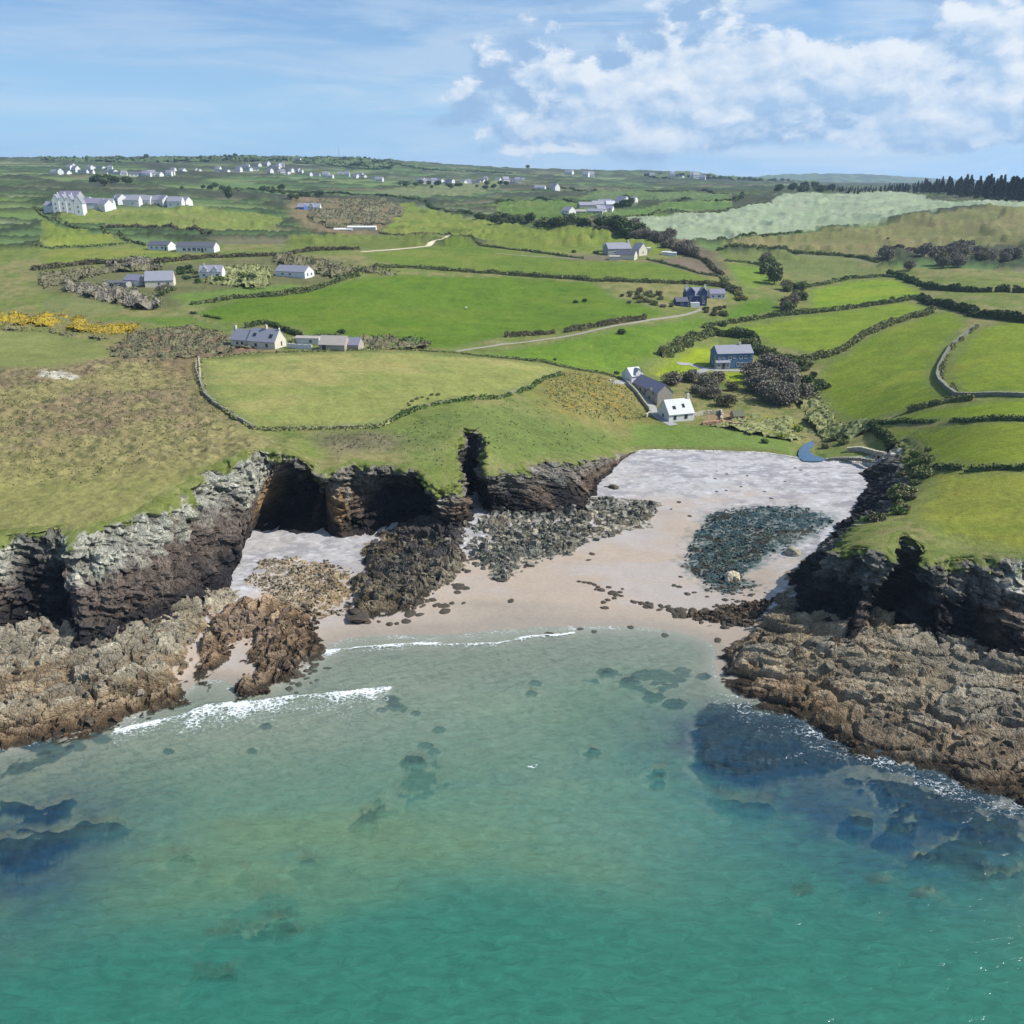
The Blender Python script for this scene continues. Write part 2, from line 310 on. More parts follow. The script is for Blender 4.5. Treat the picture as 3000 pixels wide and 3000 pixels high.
# rock platforms and reefs: (outline, level, height gain, strike angle, block length, block width, colour key)
ROCKS = [
 ([(-300,1800),(0,1830),(147,1815),(350,1825),(480,1790),(600,1760),(660,1745),(700,1770),(640,1830),(600,1880),(560,1915),(545,1990),(540,2052),(470,2078),(400,2095),(300,2120),(230,2140),(180,2145),(120,2150),(60,2160),(-300,2230)],1.0,1.15,.62,4.2,1.9,0),
 ([(640,1830),(690,1790),(720,1770),(800,1780),(880,1790),(940,1800),(930,1850),(950,1890),(900,1945),(840,1990),(780,2020),(700,2045),(685,2030),(720,1950),(735,1900),(700,1880),(650,1945),(600,2015),(575,1990),(590,1930),(600,1880)],.7,1.2,1.0,3.4,1.5,1),
 ([(720,1720),(760,1660),(850,1640),(960,1650),(1040,1680),(1030,1740),(1000,1790),(930,1800),(800,1780)],1.5,.45,.6,1.0,.8,2),
 ([(1100,1590),(1150,1560),(1280,1545),(1370,1560),(1365,1620),(1370,1660),(1300,1710),(1240,1750),(1180,1775),(1090,1800),(1010,1800),(1040,1700),(1080,1680),(1060,1640)],1.3,1.3,-.5,3.6,1.6,3),
 ([(1375,1640),(1390,1570),(1420,1510),(1540,1500),(1700,1505),(1740,1475),(1840,1470),(1940,1480),(1900,1545),(1800,1570),(1720,1590),(1660,1625),(1560,1650),(1500,1690),(1470,1700),(1440,1680),(1400,1665)],1.2,.9,-.3,2.4,1.2,4),
 ([(2440,1590),(2420,1610),(2350,1660),(2300,1720),(2260,1790),(2180,1850),(2125,1890),(2115,1960),(2105,2010),(2180,2035),(2300,2080),(2400,2120),(2480,2180),(2600,2215),(2750,2255),(2851,2290),(3000,2350),(3400,2400),(3400,1900),(2850,1900),(2600,1850),(2400,1830),(2320,1770),(2380,1690),(2460,1600)],1.0,1.15,-.25,7.0,2.1,5),
 ([(2000,1650),(2030,1570),(2070,1515),(2180,1495),(2330,1500),(2430,1520),(2440,1550),(2380,1590),(2260,1640),(2180,1690),(2230,1720),(2160,1740),(2080,1720),(2050,1690)],1.2,.30,.2,.9,.8,6),
 ([(2000,1800),(2090,1795),(2200,1780),(2270,1780),(2200,1850),(2130,1830),(2060,1820),(1990,1805)],.5,.55,.1,1.4,.8,7),
]
REEFS = [
 ([(2080,2060),(2180,2060),(2300,2095),(2480,2190),(2480,2240),(2350,2270),(2200,2290),(2090,2280),(2030,2200),(2040,2110)],-.35),
 ([(2480,2190),(2700,2270),(2900,2330),(3000,2370),(3000,2480),(2850,2450),(2700,2400),(2560,2350),(2500,2300)],-.45),
 ([(2600,2390),(2700,2400),(2850,2430),(3000,2480),(3000,2640),(2850,2600),(2780,2560),(2700,2540),(2640,2500),(2700,2460),(2620,2450)],-.9),
 ([(2480,2380),(2560,2400),(2560,2440),(2500,2430)],-.7),([(2580,2430),(2680,2420),(2660,2460),(2590,2455)],-.7),([(2090,2330),(2180,2340),(2270,2350),(2270,2390),(2200,2400),(2110,2360)],-1.2),
 ([(1090,2330),(1180,2290),(1260,2220),(1340,2260),(1240,2330),(1140,2400),(1090,2430),(1050,2410)],-1.4),
 ([(0,2090),(150,2140),(300,2130),(320,2150),(200,2200),(100,2250),(0,2290)],-.3),
 ([(0,2330),(130,2330),(200,2340),(230,2350),(200,2390),(150,2400),(0,2420)],-.8),
 ([(0,2440),(240,2410),(360,2405),(340,2440),(240,2470),(200,2500),(0,2600)],-.8),
 ([(600,2760),(700,2640),(800,2600),(900,2640),(930,2740),(800,2790),(650,2790)],-1.5),([(560,2860),(700,2840),(720,2900),(560,2920)],-1.4),
 ([(1700,1990),(1850,1960),(2000,1985),(2040,2020),(1900,2030),(1760,2010)],-.6),
]
for lx, ly, rr in [(1148,2050,18),(1165,2072,22),(1118,2080,12),(1218,2088,10),(1288,2135,14),(1248,2178,16),(1275,2195,12),(1212,2232,30),(780,2130,14),(740,2197,11),(495,2200,12),(1088,2392,22),(1070,2418,30),(535,2518,28),(910,2536,30),(230,2190,20),(300,2170,20),(160,2375,24),(250,2415,20),(620,2755,20),(820,2700,26),(860,2740,30),(600,2560,18),(720,2560,16),(2350,2630,30),(2560,2600,28),(2700,2640,30),(1935,2282,12),(1930,2255,16),(1570,2000,14),(1560,2030,12),(1850,2000,20),(1920,2040,22),(1980,2060,26),(2000,1970,18),(1740,2200,14),(2570,2300,20),(2060,1990,16),(1780,1970,20)]:
    REEFS.append(([(lx-rr*1.6, ly), (lx-rr*.9, ly-rr*.6), (lx+rr*.4, ly-rr*.7), (lx+rr*1.5, ly-rr*.1), (lx+rr*.8, ly+rr*.55), (lx-rr*.6, ly+rr*.6)], -.55 if ly < 2300 else -1.1))
for k in range(len(ROCKS)):
    o = ROCKS[k]; ROCKS[k] = (np.array(px_poly(o[0], o[1])),)+o[2:]
for k in range(len(REEFS)):
    REEFS[k] = (np.array(px_poly(REEFS[k][0], REEFS[k][1])), REEFS[k][1])
def inset(Q, P):
    """signed distance into a closed outline, only near its box"""
    lo = P.min(0)-6; hi = P.max(0)+6
    m = (Q[:, 0] > lo[0]) & (Q[:, 0] < hi[0]) & (Q[:, 1] > lo[1]) & (Q[:, 1] < hi[1])
    r = np.full(len(Q), -6.0)
    if m.any():
        q = Q[m]; d = polydist(q, np.concatenate([P, P[:1]])); r[m] = np.where(inpoly(q[:, 0], q[:, 1], P), d, -d)
    return r
def blocks(X, Y, ang, bl, bw, seed):
    c, s = math.cos(ang), math.sin(ang)
    wx = (fbm(X/6, Y/6, 3, seed+40)-.5)*4.0; wy = (fbm(X/6, Y/6, 3, seed+50)-.5)*4.0
    u = ((X+wx)*c+(Y+wy)*s); v = (-(X+wx)*s+(Y+wy)*c)
    f1, e, cid, cx, cy = worley2(u/bl, v/bw, seed)
    big = worley2(u/(bl*2.6), v/(bw*3.2), seed+9)
    f3, e3, cid3, _, _ = worley2(u/(bl*.36), v/(bw*.42), seed+3)
    vb = v/(bw*1.55)+.35*fbm(u/4, v/4, 2, seed+60); kb = np.floor(vb); fb = vb-kb                     # tilted beds: gentle backs, steep scarps
    bed = fb**1.3*(.35+.75*h2(kb, np.floor(u/(bl*2.2)+7*h2(kb, kb, seed+61)), seed+62))
    h = bed*1.15+(cid-.4)*.50+(big[2]-.4)*1.15-1.3*(1-sst(big[1], 0, .13))-.55*(1-sst(e, 0, .20))+.12*(cid3-.5)-.13*(1-sst(e3, 0, .22))-.45
    h += ((u/bl-cx)*(cid-.5)+(v/bw-cy)*(.5-cid)*.8)*.5           # each block dips its own way
    h += (fbm(X*1.3, Y*1.3, 3, seed+20)-.5)*.4
    return h, cid, cid3, e
def shore(X, Y):
    """height of beach, platform and sea bed, with masks for the colours"""
    Q = np.stack([X, Y], 1)
    z = tps_eval(SC, Ps, Q/60.0)
    far = sst(np.hypot(X, Y-60), 160, 330); z = z*(1-far)-4.5*far
    z = np.clip(z, -6, 4)
    wx = (fbm(X/3.0, Y/3.0, 4, 60)-.5)*5.5; wy = (fbm(X/3.0, Y/3.0, 4, 61)-.5)*5.5
    Qw = Q+np.stack([wx, wy], 1)*.8
    rock = np.zeros(len(X)); key = np.full(len(X), -1); tone = np.zeros(len(X)); crack = np.ones(len(X))
    ripple = (fbm(X/9, Y/4, 3, 8)-.5)*.25
    z = z+ripple*sst(z, .0, .6)
    for k, (P, gain, ang, bl, bw, key_) in enumerate(ROCKS):
        d = inset(Qw, P); m = d > -1.0
        if not m.any(): continue
        h, c1_, c3_, e_ = blocks(X[m], Y[m], ang, bl, bw, 100+k*13)
        a = sst(d[m], -.6, 2.6)
        h = np.maximum(h, -.9)
        add = gain*a*((.92 if key_ in (0, 1, 3, 5) else .62)+h*.95)-(1-a)*.05
        zz = z[m]+np.maximum(add, -.25*a)
        better = (add > .02) & (a > .08)
        z[m] = np.where(better, zz, z[m]); rock[m] = np.maximum(rock[m], np.where(better, 1, 0))
        kk = key[m]; key[m] = np.where(better, key_, kk); tone[m] = np.where(better, c1_*.6+c3_*.4, tone[m]); crack[m] = np.where(better, sst(e_, 0, .15), crack[m])
    reef = np.zeros(len(X))
    for k, (P, lev) in enumerate(REEFS):
        sz_r = min(1.0, float(np.ptp(P[:, 0]))/16); d = inset(Q+(Qw-Q)*sz_r, P); m = d > -1.5*max(sz_r, .3)
        if not m.any(): continue
        brk = sst(fbm(X[m]/3.0, Y[m]/1.9, 4, 79), .40, .50) if sz_r > .55 and k > 0 else (.55+.45*sst(fbm(X[m]/3.0, Y[m]/1.9, 4, 79), .36, .48) if k == 0 else 1.0)
        a = sst(d[m], -.8*max(sz_r, .25), 1.2*max(sz_r, .2))*(.65+.6*fbm(X[m]/1.1, Y[m]/1.1, 3, 77))*brk
        a = np.clip(a, 0, 1)
        z[m] = np.maximum(z[m], z[m]*(1-a)+(lev+(fbm(X[m]/1.3, Y[m]/1.3, 3, 78)-.5)*.9)*a); reef[m] = np.maximum(reef[m], a)
    return z, rock, key, tone, crack, reef
def land_raw(X, Y):
    z = tps_eval(LC, PLuv, uv(X, Y))
    return z
def hill(X, Y):
    x, y, _ = pD(2420, 520, 7300); return 62*np.exp(-(((X-x)/900)**2+((Y-y)/600)**2))
# lookup table for tracing survey rays onto the land
AZ = np.linspace(-.70, .70, 281); LD = np.linspace(math.log(90), math.log(8500), 520)
_a, _l = np.meshgrid(AZ, LD, indexing='ij'); _D = np.exp(_l)
TZ = (land_raw((np.sin(_a)*_D).ravel(), (np.cos(_a)*_D).ravel())).reshape(_a.shape)
def Lz(X, Y):
    X = np.atleast_1d(np.asarray(X, float)); Y = np.atleast_1d(np.asarray(Y, float))
    a = np.clip((np.arctan2(X, Y)-AZ[0])/(AZ[1]-AZ[0]), 0, len(AZ)-1.001); l = np.clip((np.log(np.maximum(np.hypot(X, Y), 1))-LD[0])/(LD[1]-LD[0]), 0, len(LD)-1.001)
    i = a.astype(int); j = l.astype(int); fa = a-i; fl = l-j
    return (TZ[i, j]*(1-fa)+TZ[i+1, j]*fa)*(1-fl)+(TZ[i, j+1]*(1-fa)+TZ[i+1, j+1]*fa)*fl
def at(px, py):
    """where the sight line of a survey point meets the land"""
    x, y, q = ray(px, py); r = np.hypot(x, y)
    D = np.exp(np.linspace(math.log(110), math.log(8400), 2600)); t = D/r
    X = x*t; Y = y*t; zr = HC+q*t; zl = Lz(X, Y)
    k = np.argmax(zr < zl)
    if not (zr < zl).any(): k = len(D)-1
    if k > 0:
        a = (zr[k-1]-zl[k-1]); b = (zl[k]-zr[k]); f = a/(a+b+1e-9)
    else: f = 0
    j = max(k-1, 0)
    return float(X[j]+(X[k]-X[j])*f), float(Y[j]+(Y[k]-Y[j])*f)
def at3(px, py):
    x, y = at(px, py); return x, y, float(Lz(x, y)[0])
def polyW(pts): return np.array([at(a, b) for a, b in pts])
# ------------------------------------------------------------------ object helpers
COL = sc.collection
MATS = {}
def pbsdf(name):
    m = bpy.data.materials.new(name); m.use_nodes = True; nt = m.node_tree; nt.nodes.clear(); g = G(nt)
    b = g.n('ShaderNodeBsdfPrincipled'); o = g.n('ShaderNodeOutputMaterial'); nt.links.new(b.outputs[0], o.inputs[0])
    MATS[name] = m; return m, g, b, o
def simple_mat(name, col, rough=.8, var=.18, scale=3.0, bump=0.0, bscale=6.0, metal=0.0, spec=.3):
    m, g, b, o = pbsdf(name)
    t = g.n('ShaderNodeTexCoord').outputs['Object']
    n = g.noise(t, scale, 5, .6)
    f = g.rng(n, .3, .7, 1-var, 1+var, False)
    c = g.n('ShaderNodeVectorMath', operation='SCALE'); c.inputs[0].default_value = col; g.nt.links.new(f, c.inputs['Scale'])
    g.nt.links.new(c.outputs[0], b.inputs['Base Color'])
    b.inputs['Roughness'].default_value = rough; b.inputs['Metallic'].default_value = metal; b.inputs['Specular IOR Level'].default_value = spec
    if bump:
        bn = g.n('ShaderNodeBump', i={'Strength': bump, 'Distance': .1}); g.nt.links.new(g.noise(t, bscale, 5, .6), bn.inputs['Height']); g.nt.links.new(bn.outputs[0], b.inputs['Normal'])
    return m
def terrain_mat(name, bump, dist, sc1, amp=.25, rough=.9, sc2=None, vor=0.0, wet=False, spec=.2):
    m, g, b, o = pbsdf(name)
    at_ = g.n('ShaderNodeAttribute', attribute_name='Col')
    geo = g.n('ShaderNodeNewGeometry').outputs['Position']
    n1 = g.noise(geo, sc1, 7, .65); n2 = g.noise(geo, sc1*.17, 5, .6)
    f = g.m('MULTIPLY', g.rng(n1, .28, .72, 1-amp, 1+amp, False), g.rng(n2, .3, .7, 1-amp*.5, 1+amp*.5, False))
    c = g.n('ShaderNodeVectorMath', operation='SCALE'); g.nt.links.new(at_.outputs['Color'], c.inputs[0]); g.nt.links.new(f, c.inputs['Scale'])
    g.nt.links.new(c.outputs[0], b.inputs['Base Color'])
    b.inputs['Roughness'].default_value = rough; b.inputs['Specular IOR Level'].default_value = spec
    h = g.noise(geo, sc2 or sc1*1.3, 8, .7)
    if vor:
        v = g.n('ShaderNodeTexVoronoi', feature='DISTANCE_TO_EDGE', i={'Vector': geo, 'Scale': vor})
        h = g.m('ADD', h, g.m('MULTIPLY', g.m('MINIMUM', v.outputs[0], .12), 2.5))
    if wet:
        g.nt.links.new(g.rng(at_.outputs['Alpha'], 0, 1, .9, .35, False), b.inputs['Roughness'])
    bn = g.n('ShaderNodeBump', i={'Strength': bump, 'Distance': dist, 'Height': h}); g.nt.links.new(bn.outputs[0], b.inputs['Normal'])
    return m
def mk_mesh(name, V, F, mat, col=None, smooth=True, mats=None, mi=None, attrs=None):
    me = bpy.data.meshes.new(name); V = np.asarray(V, np.float32); 
    if isinstance(F, np.ndarray):
        k = F.shape[1]; me.vertices.add(len(V)); me.vertices.foreach_set('co', V.ravel())
        me.loops.add(F.size); me.loops.foreach_set('vertex_index', F.astype(np.int32).ravel())
        me.polygons.add(len(F)); me.polygons.foreach_set('loop_start', np.arange(0, F.size, k, dtype=np.int32))
        me.update(calc_edges=True)
    else: me.from_pydata([tuple(v) for v in V.tolist()], [], F); me.update()
    for m in (mats or [mat]): me.materials.append(m)
    if mi is not None: me.polygons.foreach_set('material_index', np.asarray(mi, np.int32))
    me.polygons.foreach_set('use_smooth', np.full(len(me.polygons), bool(smooth)))
    if col is not None:
        c = np.ones((len(V), 4), np.float32); c[:, :col.shape[1]] = col
        a = me.color_attributes.new('Col', 'FLOAT_COLOR', 'POINT'); a.data.foreach_set('color', c.ravel())
    for k_, v_ in (attrs or {}).items():
        a = me.attributes.new(k_, 'FLOAT', 'POINT'); a.data.foreach_set('value', np.asarray(v_, np.float32))
    me.validate(); return me
def link(name, me, parent=None, loc=(0, 0, 0), rz=0, **props):
    o = bpy.data.objects.new(name, me); COL.objects.link(o); o.location = loc; o.rotation_euler = (0, 0, rz)
    if parent is not None: o.parent = parent
    for k, v in props.items():
        if v: o[k] = v
    return o
def sub_mesh(name, V, F, sel, mat, col, smooth=True, attrs=None, **props):
    Fs = F[sel]
    if not len(Fs): return None
    u, inv = np.unique(Fs.ravel(), return_inverse=True)
    me = mk_mesh(name, V[u], inv.reshape(Fs.shape), mat, col[u], smooth, attrs={k: v[u] for k, v in (attrs or {}).items()})
    return link(name, me, **props)
def lerp(a, b, t): t = np.atleast_1d(t)[:, None]; return np.asarray(a)*(1-t)+np.asarray(b)*t
def grid_faces(nr, nc):
    i = np.arange(nr-1)[:, None]; j = np.arange(nc-1)[None, :]
    a = (i*nc+j).ravel(); return np.stack([a, a+1, a+nc+1, a+nc], 1)
M_GRASS = terrain_mat('grass_ground', .8, .45, .9, .26, .95, 1.6, spec=.06)
M_SAND = terrain_mat('sand', .25, .05, 1.6, .10, .9, 5.0, wet=True, spec=.35)
M_ROCK = terrain_mat('rock', 1.0, .5, 2.2, .52, .88, 2.6, vor=1.1)
M_BED = terrain_mat('sea_bed', .3, .1, .5, .15, .9)

# ------------------------------------------------------------------ shore: beach, rock platforms, sea bed
az = np.concatenate([-np.linspace(1.5, .70, 26), np.arange(-.69, .6901, .0018), np.linspace(.70, 1.5, 26)])
Ds = np.concatenate([np.arange(30, 98, .55), np.arange(98, 172, .23), np.arange(172, 246, .42)])
A_, D_ = np.meshgrid(az, Ds); X = (np.sin(A_)*D_).ravel(); Y = (np.cos(A_)*D_).ravel()
sd = land_sd(X, Y)
need = sd < 13
zS = np.full(len(X), -5.0); rock = np.zeros(len(X)); key = np.full(len(X), -1); tone = np.zeros(len(X)); crack = np.ones(len(X)); reef = np.zeros(len(X))
q_ = shore(X[need], Y[need])
for dst, src in zip((zS, rock, key, tone, crack, reef), q_): dst[need] = src
back = (sd > .3) & (np.abs(X) < 130) & (Y > 205) & (X > 22)
zS = np.where(back, zS-.2*sd, zS)
# colours of the things themselves
n_a = fbm(X/2.2, Y/2.2, 4, 31); n_b = fbm(X/11, Y/5, 4, 32); n_c = fbm(X/.8, Y/.8, 2, 33); n_d = fbm(X/26, Y/26, 3, 34)
C = np.tile(np.array([.33, .27, .215]), (len(X), 1))
up = sst(zS+(n_b-.5)*1.2+(n_d-.5)*.8, 1.35, 2.6)
C = lerp_ = C*(1-up[:, None])+np.array([.345, .335, .335])*up[:, None]
peb = up*sst(fbm(X/7, Y/2.2, 4, 35)*.7+.4*n_a, .52, .70); C = C*(1-.72*peb[:, None])+np.array([.20, .195, .21])*.72*peb[:, None]
pb2 = up*sst(n_c*.6+n_a*.5, .55, .72); C = C*(1-.6*pb2[:, None])+np.array([.20, .20, .205])*.6*pb2[:, None]; pw = up*sst(fbm(X/1.4, Y/.9, 3, 39), .60, .74); C = C*(1-.6*pw[:, None])+np.array([.50, .50, .52])*.6*pw[:, None]
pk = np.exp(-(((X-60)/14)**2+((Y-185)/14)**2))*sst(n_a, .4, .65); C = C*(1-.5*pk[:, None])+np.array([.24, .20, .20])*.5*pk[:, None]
g2 = sst(n_d*.6+n_b*.4, .45, .62)*(1-up)*sst(zS, .0, .5); C = C*(1-.4*g2[:, None])+np.array([.31, .305, .32])*.4*g2[:, None]
wetf = 1-sst(zS+(n_b-.5)*.3, .02, .42)
C = C*(1-wetf[:, None])+np.array([.26, .225, .18])*wetf[:, None]
deep = sst(-zS, .1, 2.2); C = C*(1-deep[:, None])+np.array([.34, .37, .27])*deep[:, None]
bankm = sst(fbm(X/24, Y/11, 3, 90), .46, .62)*deep*(1-sst(-zS, 2.0, 3.6)); C = C*(1-.5*bankm[:, None])+np.array([.46, .44, .22])*.5*bankm[:, None]
K = [((.30,.265,.195),(.26,.195,.12),(.135,.085,.045)), ((.26,.195,.135),(.215,.155,.10),(.055,.038,.028)), ((.32,.275,.21),(.265,.215,.14),(.17,.14,.09)),
     ((.055,.050,.050),(.16,.14,.10),(.055,.048,.036)), ((.17,.165,.14),(.14,.145,.115),(.06,.06,.048)), ((.245,.215,.16),(.215,.165,.11),(.055,.038,.026)),
     ((.075,.10,.09),(.032,.068,.080),(.022,.045,.055)), ((.15,.11,.08),(.055,.04,.028),(.04,.028,.02))]
for k, (c_hi, c_mid, c_lo) in enumerate(K):
    m = (key == k) & (rock > .5)
    if not m.any(): continue
    zz = zS[m]+(n_a[m]-.5)*.9
    if k == 3: t1 = sst(zz, 2.6, 3.8); t0 = 1-sst(zz, .9, 1.5)
    elif k in (6,): t1 = sst(n_c[m]+.3*n_a[m], .78, .95); t0 = sst(n_a[m], .55, .7)
    else: t1 = sst(zz, 1.7, 2.9); t0 = 1-sst(zz, .45, 1.15)
    c = lerp(np.tile(c_mid, (m.sum(), 1)), np.array(c_hi), t1); c = lerp(c, np.array(c_lo), t0)
    tn = tone[m]; c = c*(.52+.74*tn)[:, None]; warm = sst(n_d[m]*.6+n_b[m]*.5, .48, .66); c = c*(1+warm[:, None]*np.array([.14, .04, -.10])[None]); wd_ = sst(n_b[m]*.5+n_a[m]*.6, .60, .70)*(1-t1); c = lerp(c, np.array([.045, .035, .02]), wd_*.7)
    sp = sst(n_c[m]*.6+tn*.5, .62, .8); c = lerp(c, c*1.25+np.array([.03, .035, .03]), sp*.5)
    c = lerp(c, np.array([.038, .032, .022]), (1-sst(zS[m]+(n_a[m]-.5)*.8, .15, .62))*.85*(k not in (2, 6)))
    C[m] = c
cob = inset(np.stack([X, Y], 1)+np.stack([(n_a-.5)*3, (n_b-.5)*3], 1), ROCKS[6][0]); cm = sst(cob+(n_c-.5)*6+(n_a-.5)*3, -2.2, 2.6)*(key != 6)*.8; C = C*(1-cm[:, None])+np.array([.085, .115, .11])*cm[:, None]
rf = sst(reef, .12, .42)*(rock < .5); C = C*(1-rf[:, None])+np.array([.028, .045, .055])*rf[:, None]
Vs = np.stack([X, Y, zS], 1); Fs = grid_faces(len(Ds), len(az))
fsd = sd[Fs]; backm = back[Fs].any(1)
keep = (fsd.min(1) < 12) & ~(backm & (fsd.min(1) > 2.5)) & (fsd.max(1) < 40)
rk = rock[Fs].mean(1) > .5; fz = zS[Fs].mean(1)
ky = np.where(rk, key[Fs].max(1), -1)
C4 = np.concatenate([C, np.clip(wetf+.25*g2, 0, 1)[:, None]], 1)
sub_mesh('beach', Vs, Fs, keep & ~rk & (fz > -.25), M_SAND, C4, True, kind='structure')
sub_mesh('sea_bed', Vs, Fs, keep & ~rk & (fz <= -.25), M_BED, C4, True, kind='structure')
for k in range(8):
    sub_mesh(['rock_platform','rock_platform','shingle_bank','rock_platform','rock_platform','rock_platform','cobble_bed','rock_reef'][k], Vs, Fs, keep & (ky == k), M_ROCK, C4, False, kind='structure')

# ------------------------------------------------------------------ sea surface
azs = np.concatenate([-np.linspace(3.14159, .70, 40), np.arange(-.69, .6901, .004), np.linspace(.70, 3.14159, 40)])
Dw = np.concatenate([[2, 8, 16, 24], np.arange(30, 150, .5), np.geomspace(150, 235, 40)])
A2, D2 = np.meshgrid(azs, Dw); Xw = (np.sin(A2)*D2).ravel(); Yw = (np.cos(A2)*D2).ravel()
zb = shore(Xw, Yw)[0]; sdw = land_sd(Xw, Yw)
depth_r = np.clip(-zb, 0, 8); depth = np.clip(-tps_eval(SC, Ps, np.stack([Xw, Yw], 1)/60.0), 0, 5); depth = np.where(np.hypot(Xw, Yw) > 240, 5, depth)
def near_line(pts, z=0):
    L = np.array(px_poly(pts, z)); return polydist(np.stack([Xw, Yw], 1), L)
def side_line(pts):       # + on the seaward side
    L = np.array(px_poly(pts, 0)); yy = np.interp(Xw, L[:, 0], L[:, 1], left=1e3, right=1e3); return yy-Yw
def foamline(pts, wl, ww, amp=.8):
    s = side_line(pts); s = s+(fbm(Xw/4, Yw/4, 3, 66)-.5)*1.0
    r = np.where(s > 900, 0, np.exp(-(s/wl)**2)+amp*np.where(s > 0, np.exp(-s/ww), 0)); return np.where(np.abs(s) > 40, 0, r)
f1 = foamline([(955,1906),(1100,1893),(1280,1882),(1350,1889),(1450,1887),(1530,1868),(1680,1855)], .28, 2.4, .78)
f2 = foamline([(560,2085),(620,2066),(700,2058),(840,2045),(1000,2030),(1145,2016)], .34, 7.0, .95)
f3 = foamline([(330,2140),(450,2112),(560,2085)], .5, 5.0, .88)
f4 = .72*np.exp(-(near_line([(2105,2028),(2170,2045),(2260,2062)])/.45)**2)*.8+np.exp(-(near_line([(2490,2190),(2560,2215),(2650,2245),(2700,2262)])/1.3)**2)*.5+np.exp(-(near_line([(2735,2290),(2800,2318),(3000,2335)])/1.5)**2)*.5\
   +np.exp(-(near_line([(2180,2225),(2280,2228),(2400,2190)])/.4)**2)*.6+np.exp(-(near_line([(0,2170),(150,2150),(300,2120),(390,2105)])/1.6)**2)*.75+np.exp(-(near_line([(2085,2100),(2200,2120),(2420,2200)])/4.5)**2)*.42\
   +np.exp(-(near_line([(2700,2270),(2950,2370)])/4.0)**2)*.5
f5 = np.exp(-(near_line([(1547,2248),(1560,2246),(1572,2243)])/.40)**2)*.95
f6 = np.exp(-(near_line([(2100,2050),(2200,2075),(2310,2100),(2480,2195),(2700,2275),(2950,2360)])/2.2)**2)*.5; f7 = .62*np.exp(-((zb+.03)/.09)**2)*(np.hypot(Xw, Yw) > 80); f1 *= .35+1.1*fbm(Xw/5, Yw/50, 3, 101); f2 *= .55+.85*fbm(Xw/6, Yw/50, 3, 102); lace = .45+1.0*fbm(Xw/1.7, Yw/1.1, 4, 98); foam_sparkle = np.clip(np.minimum(f1+f2+f3, 1.02)*lace+np.minimum(f4*.8+f6*.9+f7, .56)*lace+f5, 0, 1.6)  # broad bands off the right rocks also paint sun sparkle as white
wn = fbm(Xw/30, Yw/13, 4, 91); wn2 = fbm(Xw/60, Yw/30, 3, 95)
bz = D2.ravel()
cw = lerp(np.tile([.215, .305, .235], (len(Xw), 1)), np.array([.078, .182, .138]), sst(depth+(wn2-.5)*1.0, .2, 1.35)); cw = lerp(cw, np.array([.026, .134, .098]), sst(depth+(wn2-.5)*1.4, 1.3, 3.9))
cw = lerp(cw, np.array([.115, .190, .098]), .6*sst(wn, .46, .72)*sst(depth, .9, 1.8)*(1-sst(depth, 2.2, 4.0)))
xr, yr = pz(2250, 2200, 0); cw = lerp(cw, np.array([.045, .22, .175]), .6*np.exp(-(((Xw-xr)/26)**2+((Yw-yr+8)/11)**2)))
xr, yr = pz(2650, 2330, 0); near_reef = np.exp(-(((Xw-xr)/22)**2+((Yw-yr)/14)**2)); xr, yr = pz(2230, 2160, 0); near_reef += np.exp(-(((Xw-xr)/14)**2+((Yw-yr)/8)**2)); xr, yr = pz(40, 2480, 0); near_reef += .8*np.exp(-(((Xw-xr)/13)**2+((Yw-yr)/14)**2))
cw = lerp(cw, np.array([.008, .040, .090]), .92*np.clip(near_reef*1.4*(.50+.9*fbm(Xw/2.6, Yw/1.6, 4, 97)), 0, 1))
alpha = np.clip(1-np.exp(-depth_r*.60), 0, 1); alpha = np.maximum(alpha, .30*sst(depth_r, .02, .35)*(depth_r > depth-.1))
Fw = grid_faces(len(Dw), len(azs)); kw = (sdw[Fw].min(1) < 2) & (zb[Fw].min(1) < .08)
m, g, b, o = pbsdf('sea_water')
ca = g.n('ShaderNodeAttribute', attribute_name='Col'); fa = g.n('ShaderNodeAttribute', attribute_name='Foam'); geo = g.n('ShaderNodeNewGeometry').outputs['Position']
st = g.v('MULTIPLY', geo, (.42, 1.25, 1.0)).outputs[0]
wv1 = g.noise(st, .9, 4, .55, .6); wv2 = g.noise(st, .22, 3, .5, .4); hgt_ = g.m('ADD', g.m('MULTIPLY', wv1, .55), wv2)
bn = g.n('ShaderNodeBump', i={'Strength': .9, 'Distance': .6, 'Height': hgt_})
tint = g.rng(wv1, .35, .68, .90, 1.14, False); sc_ = g.n('ShaderNodeVectorMath', operation='SCALE'); g.nt.links.new(ca.outputs['Color'], sc_.inputs[0]); g.nt.links.new(tint, sc_.inputs['Scale'])  # ripple crests lightened in the water colour, painted glints
dif = g.n('ShaderNodeBsdfDiffuse', i={'Color': sc_.outputs[0], 'Normal': bn.outputs[0]})
tr = g.n('ShaderNodeBsdfTransparent', i={'Color': (.90, .98, .98, 1)})
ma = g.n('ShaderNodeMixShader', i={0: ca.outputs['Alpha'], 1: tr.outputs[0], 2: dif.outputs[0]})
gl = g.n('ShaderNodeBsdfGlossy', i={'Color': (1, 1, 1, 1), 'Roughness': .12, 'Normal': bn.outputs[0]})
fr = g.n('ShaderNodeFresnel', i={'IOR': 1.33, 'Normal': bn.outputs[0]})
mb = g.n('ShaderNodeMixShader', i={0: g.m('MULTIPLY', g.m('MULTIPLY', fr.outputs[0], .6), g.rng(ca.outputs['Alpha'], 0, .25)), 1: ma.outputs[0], 2: gl.outputs[0]})
